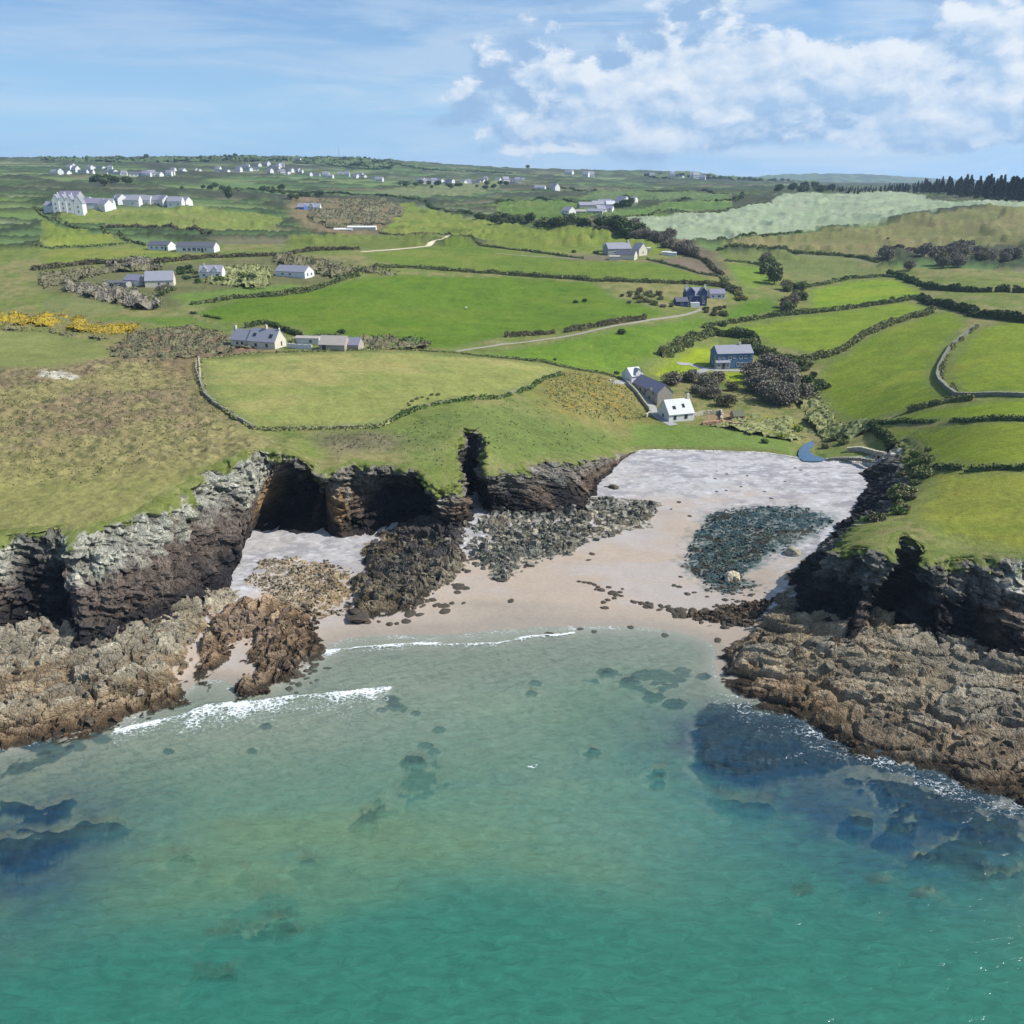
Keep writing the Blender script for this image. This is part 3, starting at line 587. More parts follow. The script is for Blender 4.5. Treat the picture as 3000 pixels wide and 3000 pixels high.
fn1 = g.noise(geo, 2.1, 6, .75, 1.0); fn2 = g.n('ShaderNodeTexVoronoi', feature='DISTANCE_TO_EDGE', i={'Vector': g.v('ADD', g.v('MULTIPLY', geo, (1., 1.4, 1)).outputs[0], g.n('ShaderNodeTexNoise', i={'Vector': geo, 'Scale': 1.1, 'Detail': 3.0}).outputs[1]).outputs[0], 'Scale': 1.25}).outputs[0]
web = g.m('SUBTRACT', 1.0, g.m('MULTIPLY', fn2, 5.0), clamp=True)
fx = g.m('ADD', g.m('MULTIPLY', fn1, .95), g.m('MULTIPLY', web, .20))
ff = g.rng(g.m('ADD', g.m('MULTIPLY', fa.outputs['Fac'], .50), fx), .86, 1.10)
ff = g.m('MULTIPLY', ff, g.rng(fa.outputs['Fac'], .06, .22))
fd = g.n('ShaderNodeBsdfDiffuse', i={'Color': (.78, .82, .84, 1)})
mc = g.n('ShaderNodeMixShader', i={0: g.m('MULTIPLY', ff, .72), 1: mb.outputs[0], 2: fd.outputs[0]})
g.nt.links.new(mc.outputs[0], o.inputs[0]); g.nt.nodes.remove(b)
zw = np.zeros(len(Xw))
for L_, a_ in (([(955,1906),(1100,1893),(1280,1882),(1350,1889),(1450,1887),(1530,1868),(1680,1855)], .16), ([(560,2085),(620,2066),(700,2058),(840,2045),(1000,2030),(1145,2016)], .34)):
    s_ = side_line(L_); zw += a_*np.where(np.abs(s_) < 20, np.exp(-((s_+.15)/np.where(s_ < 0, .35, 1.3))**2), 0)*sst(depth_r, .0, .25)
zw += .10*(fbm(Xw/9, Yw/2.6, 3, 99)-.5)*sst(depth_r, .2, 1.2)
sub_mesh('sea', np.stack([Xw, Yw, zw], 1), Fw, kw, m, np.concatenate([cw, alpha[:, None]], 1), True, attrs={'Foam': foam_sparkle}, kind='structure')

# ------------------------------------------------------------------ land: fields, heath, hills
FIELDS = [  # outline surveyed on the land, colour, name
 ([(583,1055),(590,1115),(605,1160),(665,1205),(745,1254),(966,1250),(1110,1246),(1173,1213),(1297,1176),(1462,1163),(1545,1134),(1640,1095),(1655,1080),(1500,1055),(1350,1040),(1150,1030),(1000,1032),(800,1040),(700,1046)], (0.215,0.232,0.070)),
 ([(560,918),(700,873),(900,852),(1050,814),(1170,803),(1488,810),(1740,828),(1785,855),(1810,875),(1930,905),(1960,925),(1880,935),(1776,950),(1624,973),(1480,988),(1330,1022),(1150,1018),(900,990),(860,960),(640,945)], (0.093,0.154,0.018)),
 ([(1400,1035),(1600,1003),(1776,966),(1900,948),(2060,918),(2090,950),(1990,1000),(1930,1045),(1850,1100),(1815,1107),(1707,1086),(1583,1061)], (0.104,0.172,0.022)),
 ([(1057,742),(1343,713),(1488,733),(1577,746),(1711,764),(1914,768),(1975,783),(2048,805),(2105,828),(1885,825),(1740,820),(1488,800),(1180,780),(1080,762)], (0.115,0.163,0.027)),
 ([(1115,688),(1160,640),(1180,602),(1271,620),(1488,660),(1646,675),(1754,685),(1867,708),(1993,740),(1900,748),(1711,742),(1577,738),(1488,726),(1351,708),(1300,692)], (0.143,0.181,0.036)),
 ([(820,738),(850,700),(1057,692),(1240,694),(1335,704),(1240,721),(1057,735),(940,745)], (0.126,0.154,0.038)),
 ([(120,650),(205,675),(328,694),(415,722),(303,720),(120,727)], (0.152,0.192,0.036)),
 ([(120,733),(303,728),(430,723),(520,742),(600,752),(450,766),(285,772),(120,783)], (0.152,0.186,0.036)),
 ([(160,640),(340,614),(600,612),(830,642),(800,680),(600,682),(415,664),(205,662)], (0.151,0.186,0.048)),
 ([(120,868),(200,872),(300,888),(390,908),(241,922),(120,915)], (0.137,0.163,0.053)),
 ([(241,928),(557,924),(640,950),(655,972),(500,958),(400,942),(300,940)], (0.099,0.158,0.026)),
 ([(1867,682),(1830,645),(2000,629),(2110,624),(2257,606),(2300,575),(2454,569),(2639,567),(2729,591),(2849,603),(3100,606),(3100,616),(2849,619),(2690,641),(2415,672),(2179,704),(2080,712),(1980,705)], (0.235,0.285,0.185)),
 ([(2120,716),(2179,708),(2415,676),(2690,645),(2849,623),(3100,620),(3100,735),(2850,728),(2580,736),(2572,766),(2474,748),(2297,740),(2120,733)], (0.150,0.150,0.060)),
 ([(2120,740),(2297,746),(2474,756),(2568,776),(2580,798),(2493,814),(2365,838),(2300,802),(2190,768)], (0.132,0.154,0.053)),
 ([(2365,850),(2493,824),(2600,815),(2640,822),(2720,862),(2670,872),(2493,900),(2375,914)], (0.154,0.225,0.023)),
 ([(2100,958),(2360,924),(2493,908),(2670,882),(2720,905),(2611,948),(2533,978),(2474,1020),(2400,1040),(2250,1008),(2200,980),(2110,975)], (0.154,0.213,0.025)),
 ([(2425,1058),(2474,1032),(2533,990),(2611,957),(2729,922),(2790,908),(2840,950),(2780,1015),(2743,1080),(2748,1125),(2790,1168),(2659,1205),(2548,1236),(2470,1236),(2410,1180),(2390,1110)], (0.135,0.183,0.022)),
 ([(2853,965),(2795,1025),(2762,1085),(2768,1120),(2812,1156),(3100,1160),(3100,920)], (0.154,0.198,0.023)),
 ([(2560,1238),(2659,1212),(2847,1180),(3100,1172),(3100,1230),(2849,1232)], (0.147,0.203,0.020)),
 ([(2562,1248),(2849,1241),(3100,1241),(3100,1373),(2849,1373),(2695,1366),(2665,1305),(2620,1300),(2562,1262)], (0.159,0.198,0.025)),
 ([(2695,1380),(2849,1383),(3100,1385),(3100,1640),(2849,1600),(2720,1562),(2640,1510),(2700,1440)], (0.191,0.208,0.037)),
 ([(2125,905),(2200,872),(2280,878),(2290,908),(2190,932),(2115,940)], (0.093,0.163,0.020)),
 ([(2130,772),(2180,775),(2235,785),(2285,830),(2200,850),(2150,820)], (0.131,0.201,0.030)),
 ([(1898,1088),(1935,1058),(2010,1018),(2105,1003),(2110,1062),(2070,1090),(1995,1112),(1950,1112),(1915,1100)], (0.213,0.268,0.021)),
 ([(2060,1088),(2212,1082),(2200,1120),(2175,1135),(2130,1118)], (0.235,0.287,0.019)),
 ([(1450,602),(1577,587),(1711,597),(1830,612),(1740,640),(1646,664),(1559,646),(1460,628)], (0.099,0.151,0.036)),
 ([(1090,560),(1300,545),(1480,535),(1488,548),(1380,572),(1180,580)], (0.140,0.166,0.072)),
 ([(1740,568),(1957,570),(2149,576),(2138,594),(1968,600),(1800,590),(1700,590)], (0.100,0.147,0.057)),
 ([(1830,642),(1770,640),(1790,625),(1968,606),(2138,600),(2149,618),(1993,624)], (0.100,0.162,0.048)),
]
LINES_DARK = []
azl = np.concatenate([-np.linspace(1.5, .64, 24), np.arange(-.635, .6351, .0021), np.linspace(.64, 1.5, 24)])
Dl = np.concatenate([np.arange(116, 300, .42), np.geomspace(300.5, 8600, 300)])
A3, D3 = np.meshgrid(azl, Dl); XL = (np.sin(A3)*D3).ravel(); YL = (np.cos(A3)*D3).ravel(); DL = D3.ravel()
sdl = land_sd(XL, YL)
zL = land_raw(XL, YL)+hill(XL, YL)
wfar = np.clip((DL-300)/900, 0, 1)
na = fbm(XL/1.6, YL/1.6, 4, 11); nb = fbm(XL/9, YL/9, 4, 12); nc_ = fbm(XL/45, YL/30, 4, 13); nd_ = fbm(XL/4, YL/2.2, 3, 14)
QW = np.stack([XL+(nb-.5)*DL*.006, YL+(na-.5)*DL*.008], 1)
CL = lerp(np.tile([.135, .165, .045], (len(XL), 1)), np.array([.195, .18, .075]), sst(nb*.6+nc_*.5, .46, .66))
CL = lerp(CL, np.array([.085, .12, .030]), sst(nd_, .52, .72)*.7)
heath = np.zeros(len(XL))
def region(pts, soft=None):
    P = polyW(pts); lo = P.min(0)-30; hi = P.max(0)+30
    m = (XL > lo[0]) & (XL < hi[0]) & (YL > lo[1]) & (YL < hi[1])
    r = np.zeros(len(XL))
    idx = np.nonzero(m)[0]
    ins = inpoly(QW[idx, 0], QW[idx, 1], P)
    if soft:
        d = polydist(QW[idx], np.concatenate([P, P[:1]])); r[idx] = np.where(ins, sst(d, -soft, soft), 1-sst(d, -soft, soft)) if False else np.where(ins, .5+.5*np.clip(d/soft, 0, 1), .5-.5*np.clip(d/soft, 0, 1))
    else: r[idx] = ins
    return r
# far patchwork of small fields between dark hedge banks
cs, sn = math.cos(.35), math.sin(.35)
for lo_, hi_, s1, s2, sd_ in ((560, 1150, 85, 46, 3), (1150, 9000, 170, 85, 4)):
    m_ = (DL > lo_) & (DL <= hi_); u_ = (XL[m_]*cs+YL[m_]*sn)/s1; v_ = (-XL[m_]*sn+YL[m_]*cs)/s2
    f1_, e_, cid_, _, _ = worley2(u_, v_, sd_, .75)
    pal = np.array([(.085,.135,.05), (.115,.155,.06), (.10,.145,.045), (.13,.14,.07), (.14,.17,.085), (.07,.115,.045), (.12,.115,.07), (.10,.15,.055)])
    CL[m_] = pal[(cid_*7.99).astype(int)]*(.9+.2*nb[m_])[:, None]
    hb = 1-sst(e_*s2, 4.0+DL[m_]*.0016, 7.5+DL[m_]*.0036); CL[m_] = lerp(CL[m_], np.array([.030, .042, .022]), hb*.9)
    wd = sst(fbm(XL[m_]/160, YL[m_]/90, 3, 19), .56, .64); CL[m_] = lerp(CL[m_], np.array([.045, .052, .035]), wd*.9)
    zL[m_] += hb*2.8*(.3+1.2*na[m_])+wd*3*(.4+nb[m_])
H1 = region([(-300,1085),(147,1078),(330,1045),(430,1030),(572,1056),(585,1150),(740,1262),(830,1292),(820,1335),(640,1365),(470,1470),(300,1560),(147,1580),(-300,1600)], 5)
hb_ = sst(nc_*.75+nb*.45, .52, .70)
c_h = lerp(np.tile([.215, .190, .085], (len(XL), 1)), np.array([.175, .135, .085]), hb_*.9); c_h = lerp(c_h, np.array([.065, .078, .028]), sst(na*.6+nd_*.5, .56, .70)*.55); c_h = lerp(c_h, np.array([.27, .235, .12]), sst(fbm(XL/.9, YL/.7, 3, 44), .56, .76)*.5)
lowm = sst(YL, 150, 172); c_h = lerp(lerp(c_h, np.array([.21, .215, .065]), .55), c_h, lowm)
CL = CL*(1-H1[:, None])+c_h*H1[:, None]; heath = np.maximum(heath, H1*(.35+.65*lowm))
def paint(pts, col, k=1.0, soft=3, hth=0.0, vary=.25):
    global CL, heath
    r = region(pts, soft)*k; c = np.array(col)[None]*(1-vary/2+vary*nb*1.0)[:, None]
    CL = CL*(1-r[:, None])+c*r[:, None]; heath = np.maximum(heath, r*hth); return r
paint([(325,1015),(400,968),(560,952),(640,972),(760,1015),(800,1030),(560,1052),(480,1062),(330,1042)], (.165,.115,.075), 1, 3, .9, .5)
paint([(470,1050),(575,1050),(585,1110),(540,1130),(480,1090)], (.17,.125,.075), .8, 4, .8, .5)
paint([(930,1265),(1130,1262),(1230,1290),(1150,1320),(1000,1330),(930,1300)], (.13,.115,.075), .8, 3, .5, .5)
paint([(1150,1262),(1400,1190),(1600,1165),(1640,1240),(1800,1270),(1700,1330),(1440,1350),(1350,1250),(1300,1380),(1200,1340)], (.115,.155,.045), .65, 3, .3, .4)
paint([(1560,1110),(1650,1085),(1830,1110),(1900,1225),(1800,1260),(1600,1230)], (.17,.16,.06), .5, 6)
br = paint([(1590,1120),(1650,1092),(1700,1094),(1800,1112),(1850,1152),(1890,1225),(1800,1235),(1700,1215),(1610,1190)], (.19,.165,.055), .85, 7, .8, .7)
CL = lerp(CL, np.array([.28, .20, .045]), br*sst(na*.5+nd_*.6, .52, .72)*.75); CL = lerp(CL, np.array([.10, .11, .035]), br*sst(fbm(XL/1.4, YL/1.2, 3, 45), .55, .7)*.7)
paint([(1850,1242),(1960,1242),(2080,1250),(2200,1270),(2300,1290),(2350,1340),(2100,1325),(1850,1330)], (.12,.18,.04), .9, 2)
paint([(2100,1210),(2250,1215),(2340,1230),(2330,1280),(2200,1270),(2100,1245)], (.19,.20,.045), .8, 2, .3)
paint([(2080,1210),(2150,1200),(2190,1225),(2130,1250),(2060,1240)], (.24,.165,.10), .9, 1, .3)
paint([(1640,748),(1790,748),(1850,775),(1720,778),(1640,765)], (.15,.125,.085), 1, 4)
paint([(1880,765),(2000,752),(2060,775),(2110,808),(2060,808),(1975,785)], (.155,.12,.085), 1, 4)
paint([(850,585),(1130,600),(1190,620),(1150,670),(1080,690),(930,690),(850,640)], (.15,.115,.065), .9, 6, .3, .6)
paint([(120,790),(500,775),(840,745),(1050,770),(1000,820),(800,860),(500,905),(320,890),(120,850)], (.115,.115,.055), .8, 6, .5, .6)
paint([(500,862),(700,845),(860,830),(900,858),(700,878),(560,900)], (.115,.18,.035), .9, 3)
paint([(-300,918),(130,918),(400,928),(420,955),(330,1000),(140,960),(-300,950)], (.16,.15,.06), .9, 3, .5)
paint([(-300,975),(140,975),(330,1020),(320,1045),(140,1075),(-300,1080)], (.165,.185,.06), .9, 3)
paint([(120,1085),(175,1088),(230,1102),(215,1112),(120,1105)], (.45,.43,.36), .9, .8)
paint([(1880,672),(1990,700),(2100,740),(2140,820),(2050,780),(1940,715),(1850,690)], (.12,.10,.07), .9, 4, .3)
fieldmask = np.full(len(XL), -1)
for k, (pts, c) in enumerate(FIELDS):
    r = region(pts)
    mm = r > .5; n_ = fbm(XL[mm]/30+k*7, YL[mm]/16, 4, 200+k); n2_ = fbm(XL[mm]/3.5, YL[mm]/1.6, 3, 300+k); st_ = vn2((XL[mm]*math.cos(.15*k)+YL[mm]*math.sin(.15*k))/2.6, YL[mm]*0+k, 9)
    cc = np.array(c)[None]*(.80+.30*n_+.16*n2_)[:, None]
    cc = lerp(cc, np.array([c[0]*1.32, c[1]*1.06, c[2]*1.4]), sst(n_, .48, .72)*.6); cc = lerp(cc, np.array([c[0]*.72, c[1]*.86, c[2]*.8]), sst(fbm(XL[mm]/11+k, YL[mm]/6, 3, 400+k), .56, .72)*.55)
    an_ = .4+.9*k; pr_ = (XL[mm]*math.cos(an_)+YL[mm]*math.sin(an_)+(n_-.5)*14)/7.0; tl = np.abs(pr_-np.round(pr_))*7.0; cc = cc*(1-.11*(1-sst(np.abs(tl-1.0), .15, .75)))[:, None]   # wheel marks
    bd_ = polydist(np.stack([XL[mm], YL[mm]], 1), np.concatenate([polyW(pts), polyW(pts[:1])])); cc = lerp(cc, np.array([.13, .15, .055]), (1-sst(bd_+(n2_-.5)*4, 1.0, 4.5))*.6)   # rougher margin
    if k == 11: cc = lerp(cc, np.array(c), .6)
    CL[mm] = cc; fieldmask[mm] = k; heath[mm] = 0
CL *= np.where((fieldmask < 0) & (DL > 560), 1.12, 1.0)[:, None]
# relief: tussocks on the heath, turf lip at the cliff
zL += heath*((fbm(XL/1.7, YL/1.3, 4, 15)-.5)*2.0+(fbm(XL/5, YL/4, 2, 16)-.5)*1.0)*np.clip(1-(DL-300)/500, .3, 1)
zL += (1-heath)*(nb-.5)*.35*np.clip(1-wfar, .2, 1)
rim = (1-sst(sdl, .0, 3.0))*np.clip((DL < 260), 0, 1); zL -= .35*rim
pondp = np.array(px_poly([(2330,1350),(2318,1325),(2340,1296),(2375,1290),(2400,1300),(2392,1325),(2430,1345),(2440,1356)], 2.6))
pin = inset(np.stack([XL, YL], 1), pondp); zL = np.where(pin > -2.0, np.minimum(zL, 2.6+np.clip(-pin, -.4, 2)*.5-.1), zL)
VL = np.stack([XL, YL, zL], 1); FL = grid_faces(len(Dl), len(azl))
kl = sdl[FL].min(1) > .25
fk = fieldmask[FL]; ff_ = np.where((fk == fk[:, :1]).all(1), fk[:, 0], -1)
for k in range(len(FIELDS)): sub_mesh('field', VL, FL, kl & (ff_ == k), M_GRASS, CL, True, kind='structure')
dfar = DL[FL].min(1) > 2500
sub_mesh('ground', VL, FL, kl & (ff_ < 0) & ~dfar, M_GRASS, CL, True, kind='structure')
sub_mesh('hills', VL, FL, kl & (ff_ < 0) & dfar, M_GRASS, CL, True, kind='structure')
def gz(x, y):
    """ground height for standing things on"""
    x = np.atleast_1d(np.asarray(x, float)); y = np.atleast_1d(np.asarray(y, float))
    a = np.interp(np.arctan2(x, y), azl, np.arange(len(azl))); l = np.interp(np.hypot(x, y), Dl, np.arange(len(Dl)))
    i = np.clip(a.astype(int), 0, len(azl)-2); j = np.clip(l.astype(int), 0, len(Dl)-2); fa = a-i; fl = l-j; Z = zL.reshape(len(Dl), len(azl))
    return (Z[j, i]*(1-fa)+Z[j, i+1]*fa)*(1-fl)+(Z[j+1, i]*(1-fa)+Z[j+1, i+1]*fa)*fl
def sz(x, y):
    x = np.atleast_1d(np.asarray(x, float)); y = np.atleast_1d(np.asarray(y, float))
    a = np.interp(np.arctan2(x, y), az, np.arange(len(az))); l = np.interp(np.hypot(x, y), Ds, np.arange(len(Ds)))
    i = np.clip(a.astype(int), 0, len(az)-2); j = np.clip(l.astype(int), 0, len(Ds)-2); fa = a-i; fl = l-j; Z = zS.reshape(len(Ds), len(az))
    return (Z[j, i]*(1-fa)+Z[j, i+1]*fa)*(1-fl)+(Z[j+1, i]*(1-fa)+Z[j+1, i+1]*fa)*fl

# ------------------------------------------------------------------ cliffs, lofted between the surveyed edge and foot
E = EDGE; N = len(E); Hh = (E[:, 2]-E[:, 5])
rowsT = np.concatenate([[-3, -2, -1], np.linspace(0, 1, 66), [1.06, 1.14]]); R = len(rowsT)
hol = np.convolve(np.pad(E[:, 6], 4, 'edge'), np.ones(9)/9, 'valid')
CV = np.zeros((R, N, 3)); gtop = gz(E[:, 0], E[:, 1])
ztop = np.where(np.abs(E[:, 0]) < 200, gtop+.05, E[:, 2])
for r, t in enumerate(rowsT):
    if t < 0:
        ins = {-3: 3.2, -2: 1.9, -1: .8}[int(t)]
        p = E[:, 0:2]+INW*ins; CV[r, :, :2] = p; CV[r, :, 2] = np.where(np.abs(E[:, 0]) < 200, gz(p[:, 0], p[:, 1])+{-3: -.25, -2: .02, -1: .10}[int(t)], ztop)
    else:
        tt = min(t, 1); hz = tt**.85
        p = E[:, 0:2]*(1-hz)+E[:, 3:5]*hz
        bow = math.sin(math.pi*min(1, max(0, (tt-.10)/.98)))**.6 if 0.10 < tt < 1 else 0
        foot = sst(np.array(tt), .5, 1)*.6
        p = p+INW*(hol*bow)[:, None]
        if t > 1: p = p-INW*((t-1)*8)
        CV[r, :, :2] = p; CV[r, :, 2] = ztop*(1-tt)+E[:, 5]*tt-max(0, t-1)*9
P3 = CV.reshape(-1, 3); tt_ = np.repeat(rowsT, N); hh = np.tile(Hh, R); amp = np.clip(hh/10, .03, 1)*sst(tt_, -.5, .16)
sN = np.tile(np.arange(N), R); inw = np.tile(INW, (R, 1))
cx_, cy_, cz_ = P3[:, 0], P3[:, 1], P3[:, 2]
# strata dip gently; blocks are long along the bedding
bz_ = cz_+.22*cx_+(fbm3(cx_/7, cy_/7, cz_/7, 2, 5)-.5)*3
w1 = worley3(cx_/3.1, cy_/3.1, bz_/2.0, 7); w2 = worley3(cx_/1.15, cy_/1.15, bz_/.62, 17)
disp = (fbm3(cx_/6, cy_/6, cz_/9, 4, 3)-.5)*4.2+(w1[2]-.5)*1.7-(1-sst(w1[1], 0, .13))*.8+(w2[2]-.5)*.55-(1-sst(w2[1], 0, .15))*.22
bt = bz_/1.25+.5*fbm3(cx_/9, cy_/9, cz_/9, 2, 33); kb_ = np.floor(bt); fb_ = bt-kb_
disp += (fb_**1.5-.5)*(.3+.9*h2(kb_, np.floor((cx_+cy_)/6.0), 71))-.55*(1-sst(np.abs(((cx_*.8+cy_*.6)/2.7+.8*fbm3(cx_/4, cy_/4, cz_/9, 2, 34))%1-.5), .0, .06))
disp *= amp; disp *= np.where(tt_ > 1, .4, 1)
P3 = P3.copy(); P3[:, :2] -= inw*disp[:, None]; P3[:, 2] += (w2[2]-.5)*.3*amp+(fbm3(cx_/2, cy_/2, cz_/2, 3, 9)-.5)*.8*amp
styl = [((.30,.295,.24),(.12,.095,.078),(.026,.023,.024)), ((.22,.19,.15),(.24,.155,.075),(.05,.038,.03)), ((.12,.115,.095),(.026,.024,.025),(.012,.011,.013)), ((.18,.165,.135),(.115,.085,.062),(.030,.025,.023)), ((.50,.48,.42),(.50,.48,.44),(.50,.48,.44))]  # dark style carries cave and cliff-face shadow in its rock colour
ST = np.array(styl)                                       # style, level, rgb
sI = PAIRS[:, 8].astype(int)
# styles follow the nearest surveyed pair
midP = (PAIRS[:, 0:2]+PAIRS[:, 3:5])/2; midE = (E[:, 0:2]+E[:, 3:5])/2
nrst = np.argmin(((midE[:, None]-midP[None])**2).sum(2), 1); stE = ST[sI[nrst]]
ker = np.ones(7)/7; stS = np.stack([[np.convolve(np.pad(stE[:, l, c], 3, 'edge'), ker, 'valid') for c in range(3)] for l in range(3)]).transpose(2, 0, 1)
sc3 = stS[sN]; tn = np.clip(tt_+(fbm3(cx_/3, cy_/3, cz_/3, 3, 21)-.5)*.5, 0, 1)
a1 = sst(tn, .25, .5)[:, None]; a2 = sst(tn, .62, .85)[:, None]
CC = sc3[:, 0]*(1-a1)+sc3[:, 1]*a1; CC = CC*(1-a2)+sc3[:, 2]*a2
CC *= (.50+.55*w2[2]+.45*w1[2])[:, None]
lich = sst(fbm3(cx_/.9, cy_/.9, cz_/.9, 3, 25), .52, .66)*(1-sst(tn, .35, .6))*.6; CC = CC*(1-lich[:, None])+(CC*1.35+.04)*lich[:, None]
gf = np.tile(E[:, 7], R); gn = fbm3(cx_/2.2, cy_/2.2, cz_/2.2, 4, 27)
gm = 1-sst(tt_-gf*.75+(gn-.5)*.60+.03, -.01, .05); ty = np.tile(E[:, 8], R) > 3.5
gcol = lerp(np.tile([.125, .15, .042], (len(gm), 1)), np.array([.17, .17, .07]), sst(gn, .4, .7))
CC = CC*(1-gm[:, None])+gcol*gm[:, None]
ledge = sst(gn+.15*(w1[2]-.5), .58, .66)*(1-sst(tt_, .30, .55))*(sc3[:, 0, 0] > .3)*.8; CC = CC*(1-ledge[:, None])+np.array([.085, .13, .035])*ledge[:, None]
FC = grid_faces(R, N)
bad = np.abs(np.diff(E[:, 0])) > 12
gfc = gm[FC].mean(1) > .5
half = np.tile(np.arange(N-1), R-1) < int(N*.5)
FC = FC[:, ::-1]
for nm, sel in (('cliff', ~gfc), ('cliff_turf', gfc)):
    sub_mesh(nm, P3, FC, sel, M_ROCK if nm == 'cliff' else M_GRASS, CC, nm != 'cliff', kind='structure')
# ------------------------------------------------------------------ plants
rng = np.random.default_rng(11); random.seed(5)
def leaf_mat(name, c1, c2, sc=.5, rough=.85):
    m, g, b, o = pbsdf(name)
    geo = g.n('ShaderNodeNewGeometry').outputs['Position']; oi = g.n('ShaderNodeObjectInfo').outputs['Random']
    n = g.noise(geo, sc, 4, .7); wn = g.n('ShaderNodeTexWhiteNoise', i={0: g.v('MULTIPLY', geo, (1.7, 1.7, 1.7)).outputs[0]})
    f = g.m('ADD', g.m('MULTIPLY', g.rng(n, .3, .7), .75), g.m('MULTIPLY', oi, .25))
    g.nt.links.new(g.mix(f, c1, c2), b.inputs['Base Color']); b.inputs['Roughness'].default_value = rough; b.inputs['Specular IOR Level'].default_value = .12
    return m
ML = {'dark': leaf_mat('leaves_dark', (0.043, 0.070, 0.031), (0.117, 0.157, 0.058)), 'mid': leaf_mat('leaves_green', (0.068, 0.112, 0.030), (0.150, 0.210, 0.068)),
      'hedge': leaf_mat('leaves_hedge', (0.076, 0.108, 0.039), (0.227, 0.248, 0.108), .35), 'bare': leaf_mat('bare_twigs', (.112, .100, .076), (.235, .215, .165), .4), 
      'brown': leaf_mat('brown_scrub', (.085, .082, .045), (.185, .172, .098), .3), 'olive': leaf_mat('olive_scrub', (0.113, 0.138, 0.048), (0.284, 0.284, 0.129), .5),
      'gorse': leaf_mat('gorse_flowers', (.42, .28, .020), (.14, .14, .035), .8), 'grgrass': leaf_mat('dry_tussock', (0.150, 0.150, 0.056), (0.300, 0.263, 0.125), .6),
      'conifer': leaf_mat('conifer_needles', (0.014, 0.026, 0.020), (0.042, 0.060, 0.038), .2), 'lime': leaf_mat('fresh_leaves', (0.163, 0.225, 0.037), (0.275, 0.325, 0.062), .5)}
M_BARK = simple_mat('bark', (.07, .055, .04), .9, .2, 4)
QD = np.array([(-.5, -.5), (.5, -.5), (.5, .5), (-.5, .5)])
def quads(P, S, r, tilt=1.0, asp=1.0):
    n = len(P); a = r.normal(size=(n, 3)); a /= np.linalg.norm(a, axis=1)[:, None]
    b = r.normal(size=(n, 3)); b[:, 2] *= tilt; b -= a*(a*b).sum(1)[:, None]; b /= np.linalg.norm(b, axis=1)[:, None]; c = np.cross(a, b)
    S = np.broadcast_to(S, (n,)); V = np.zeros((n, 4, 3))
    for k, (u, v) in enumerate(QD): V[:, k] = P+b*(u*S*(.7+.6*r.random(n)))[:, None]*asp+c*(v*S*(.7+.6*r.random(n)))[:, None]
    return V.reshape(-1, 3), np.arange(n*4).reshape(n, 4)
def crown_mesh(name, n, rx, rz, size, mat, seed, lobes=5, cz=None, core=.0):
    r = np.random.default_rng(seed); L = []
    for k in range(lobes):
        t = r.normal(size=3); t /= np.linalg.norm(t); L.append((t*np.array([rx, rx, rz])*.48*r.random()**.3, .50+.28*r.random()))
    P = []
    for i in range(n):
        c, s = L[i % lobes]; d = r.normal(size=3); d /= np.linalg.norm(d); d *= (.62+.42*r.random())
        P.append(c+d*np.array([rx, rx, rz])*s)
    P = np.array(P); P[:, 2] += (cz if cz is not None else rz); P[:, 2] = np.maximum(P[:, 2], .05*rz)
    V, F = quads(P, size, r); return mk_mesh(name, V, F, mat, smooth=False)
def tube(path, rad, seg=6):
    V = []; F = []
    for i, (p, q) in enumerate(zip(path, rad)):
        for k in range(seg): a = 2*math.pi*k/seg; V.append((p[0]+q*math.cos(a), p[1]+q*math.sin(a), p[2]))
        if i:
            for k in range(seg): F.append(((i-1)*seg+k, (i-1)*seg+(k+1) % seg, i*seg+(k+1) % seg, i*seg+k))
    return V, F
def trunk_mesh(name, h, r0, seed):
    r = random.Random(seed); V, F = tube([(0, 0, -.5), (.05*h*r.uniform(-1, 1), 0, h*.5), (.08*h*r.uniform(-1, 1), .05*h, h)], [r0, r0*.75, r0*.35])
    for k in range(4):
        a = k*1.6+r.random(); z = h*(.45+.12*k); v, f = tube([(0, 0, z), (math.cos(a)*h*.3, math.sin(a)*h*.3, z+h*.3)], [r0*.4, r0*.12], 5); o = len(V); V += v; F += [tuple(i+o for i in q) for q in f]
    return mk_mesh(name, V, F, M_BARK, smooth=True)
TR = {}
for kind, n, sz_ in (('dark', 800, .42), ('mid', 800, .42), ('hedge', 760, .40), ('bare', 1200, .24), ('olive', 700, .40), ('brown', 900, .28), ('lime', 700, .38)):
    lo_ = kind in ('bare', 'brown', 'olive', 'hedge'); TR[kind] = [crown_mesh('crown', n, 2.2, 2.05 if lo_ else 1.7, sz_, ML[kind], 40+7*k+len(kind), 9, cz=1.95 if lo_ else 2.4) for k in range(3)]
TK = [trunk_mesh('trunk', 2.4, .16, k) for k in range(3)]
BU = {}
for kind in ('dark', 'mid', 'hedge', 'bare', 'olive', 'brown', 'lime', 'gorse'):
    BU[kind] = [crown_mesh('bush', 420, 1.0, .62, .19, ML[kind], 90+5*k+len(kind), 5, cz=.5) for k in range(3)]
cf = []
for k in range(3):
    r = np.random.default_rng(70+k); P = []
    for i in range(230):
        t = r.random()**.8; a = r.random()*6.283; rr = (1-t)*2.3*(.55+.5*r.random())+.12; P.append((rr*math.cos(a), rr*math.sin(a), 1.6+t*11.2-rr*.25))
    V, F = quads(np.array(P), 1.0, r, .4); cf.append(mk_mesh('crown', V, F, ML['conifer'], smooth=False))
CT = mk_mesh('trunk', *tube([(0, 0, -.6), (0, 0, 6), (0, 0, 12.4)], [.28, .2, .05]), M_BARK)
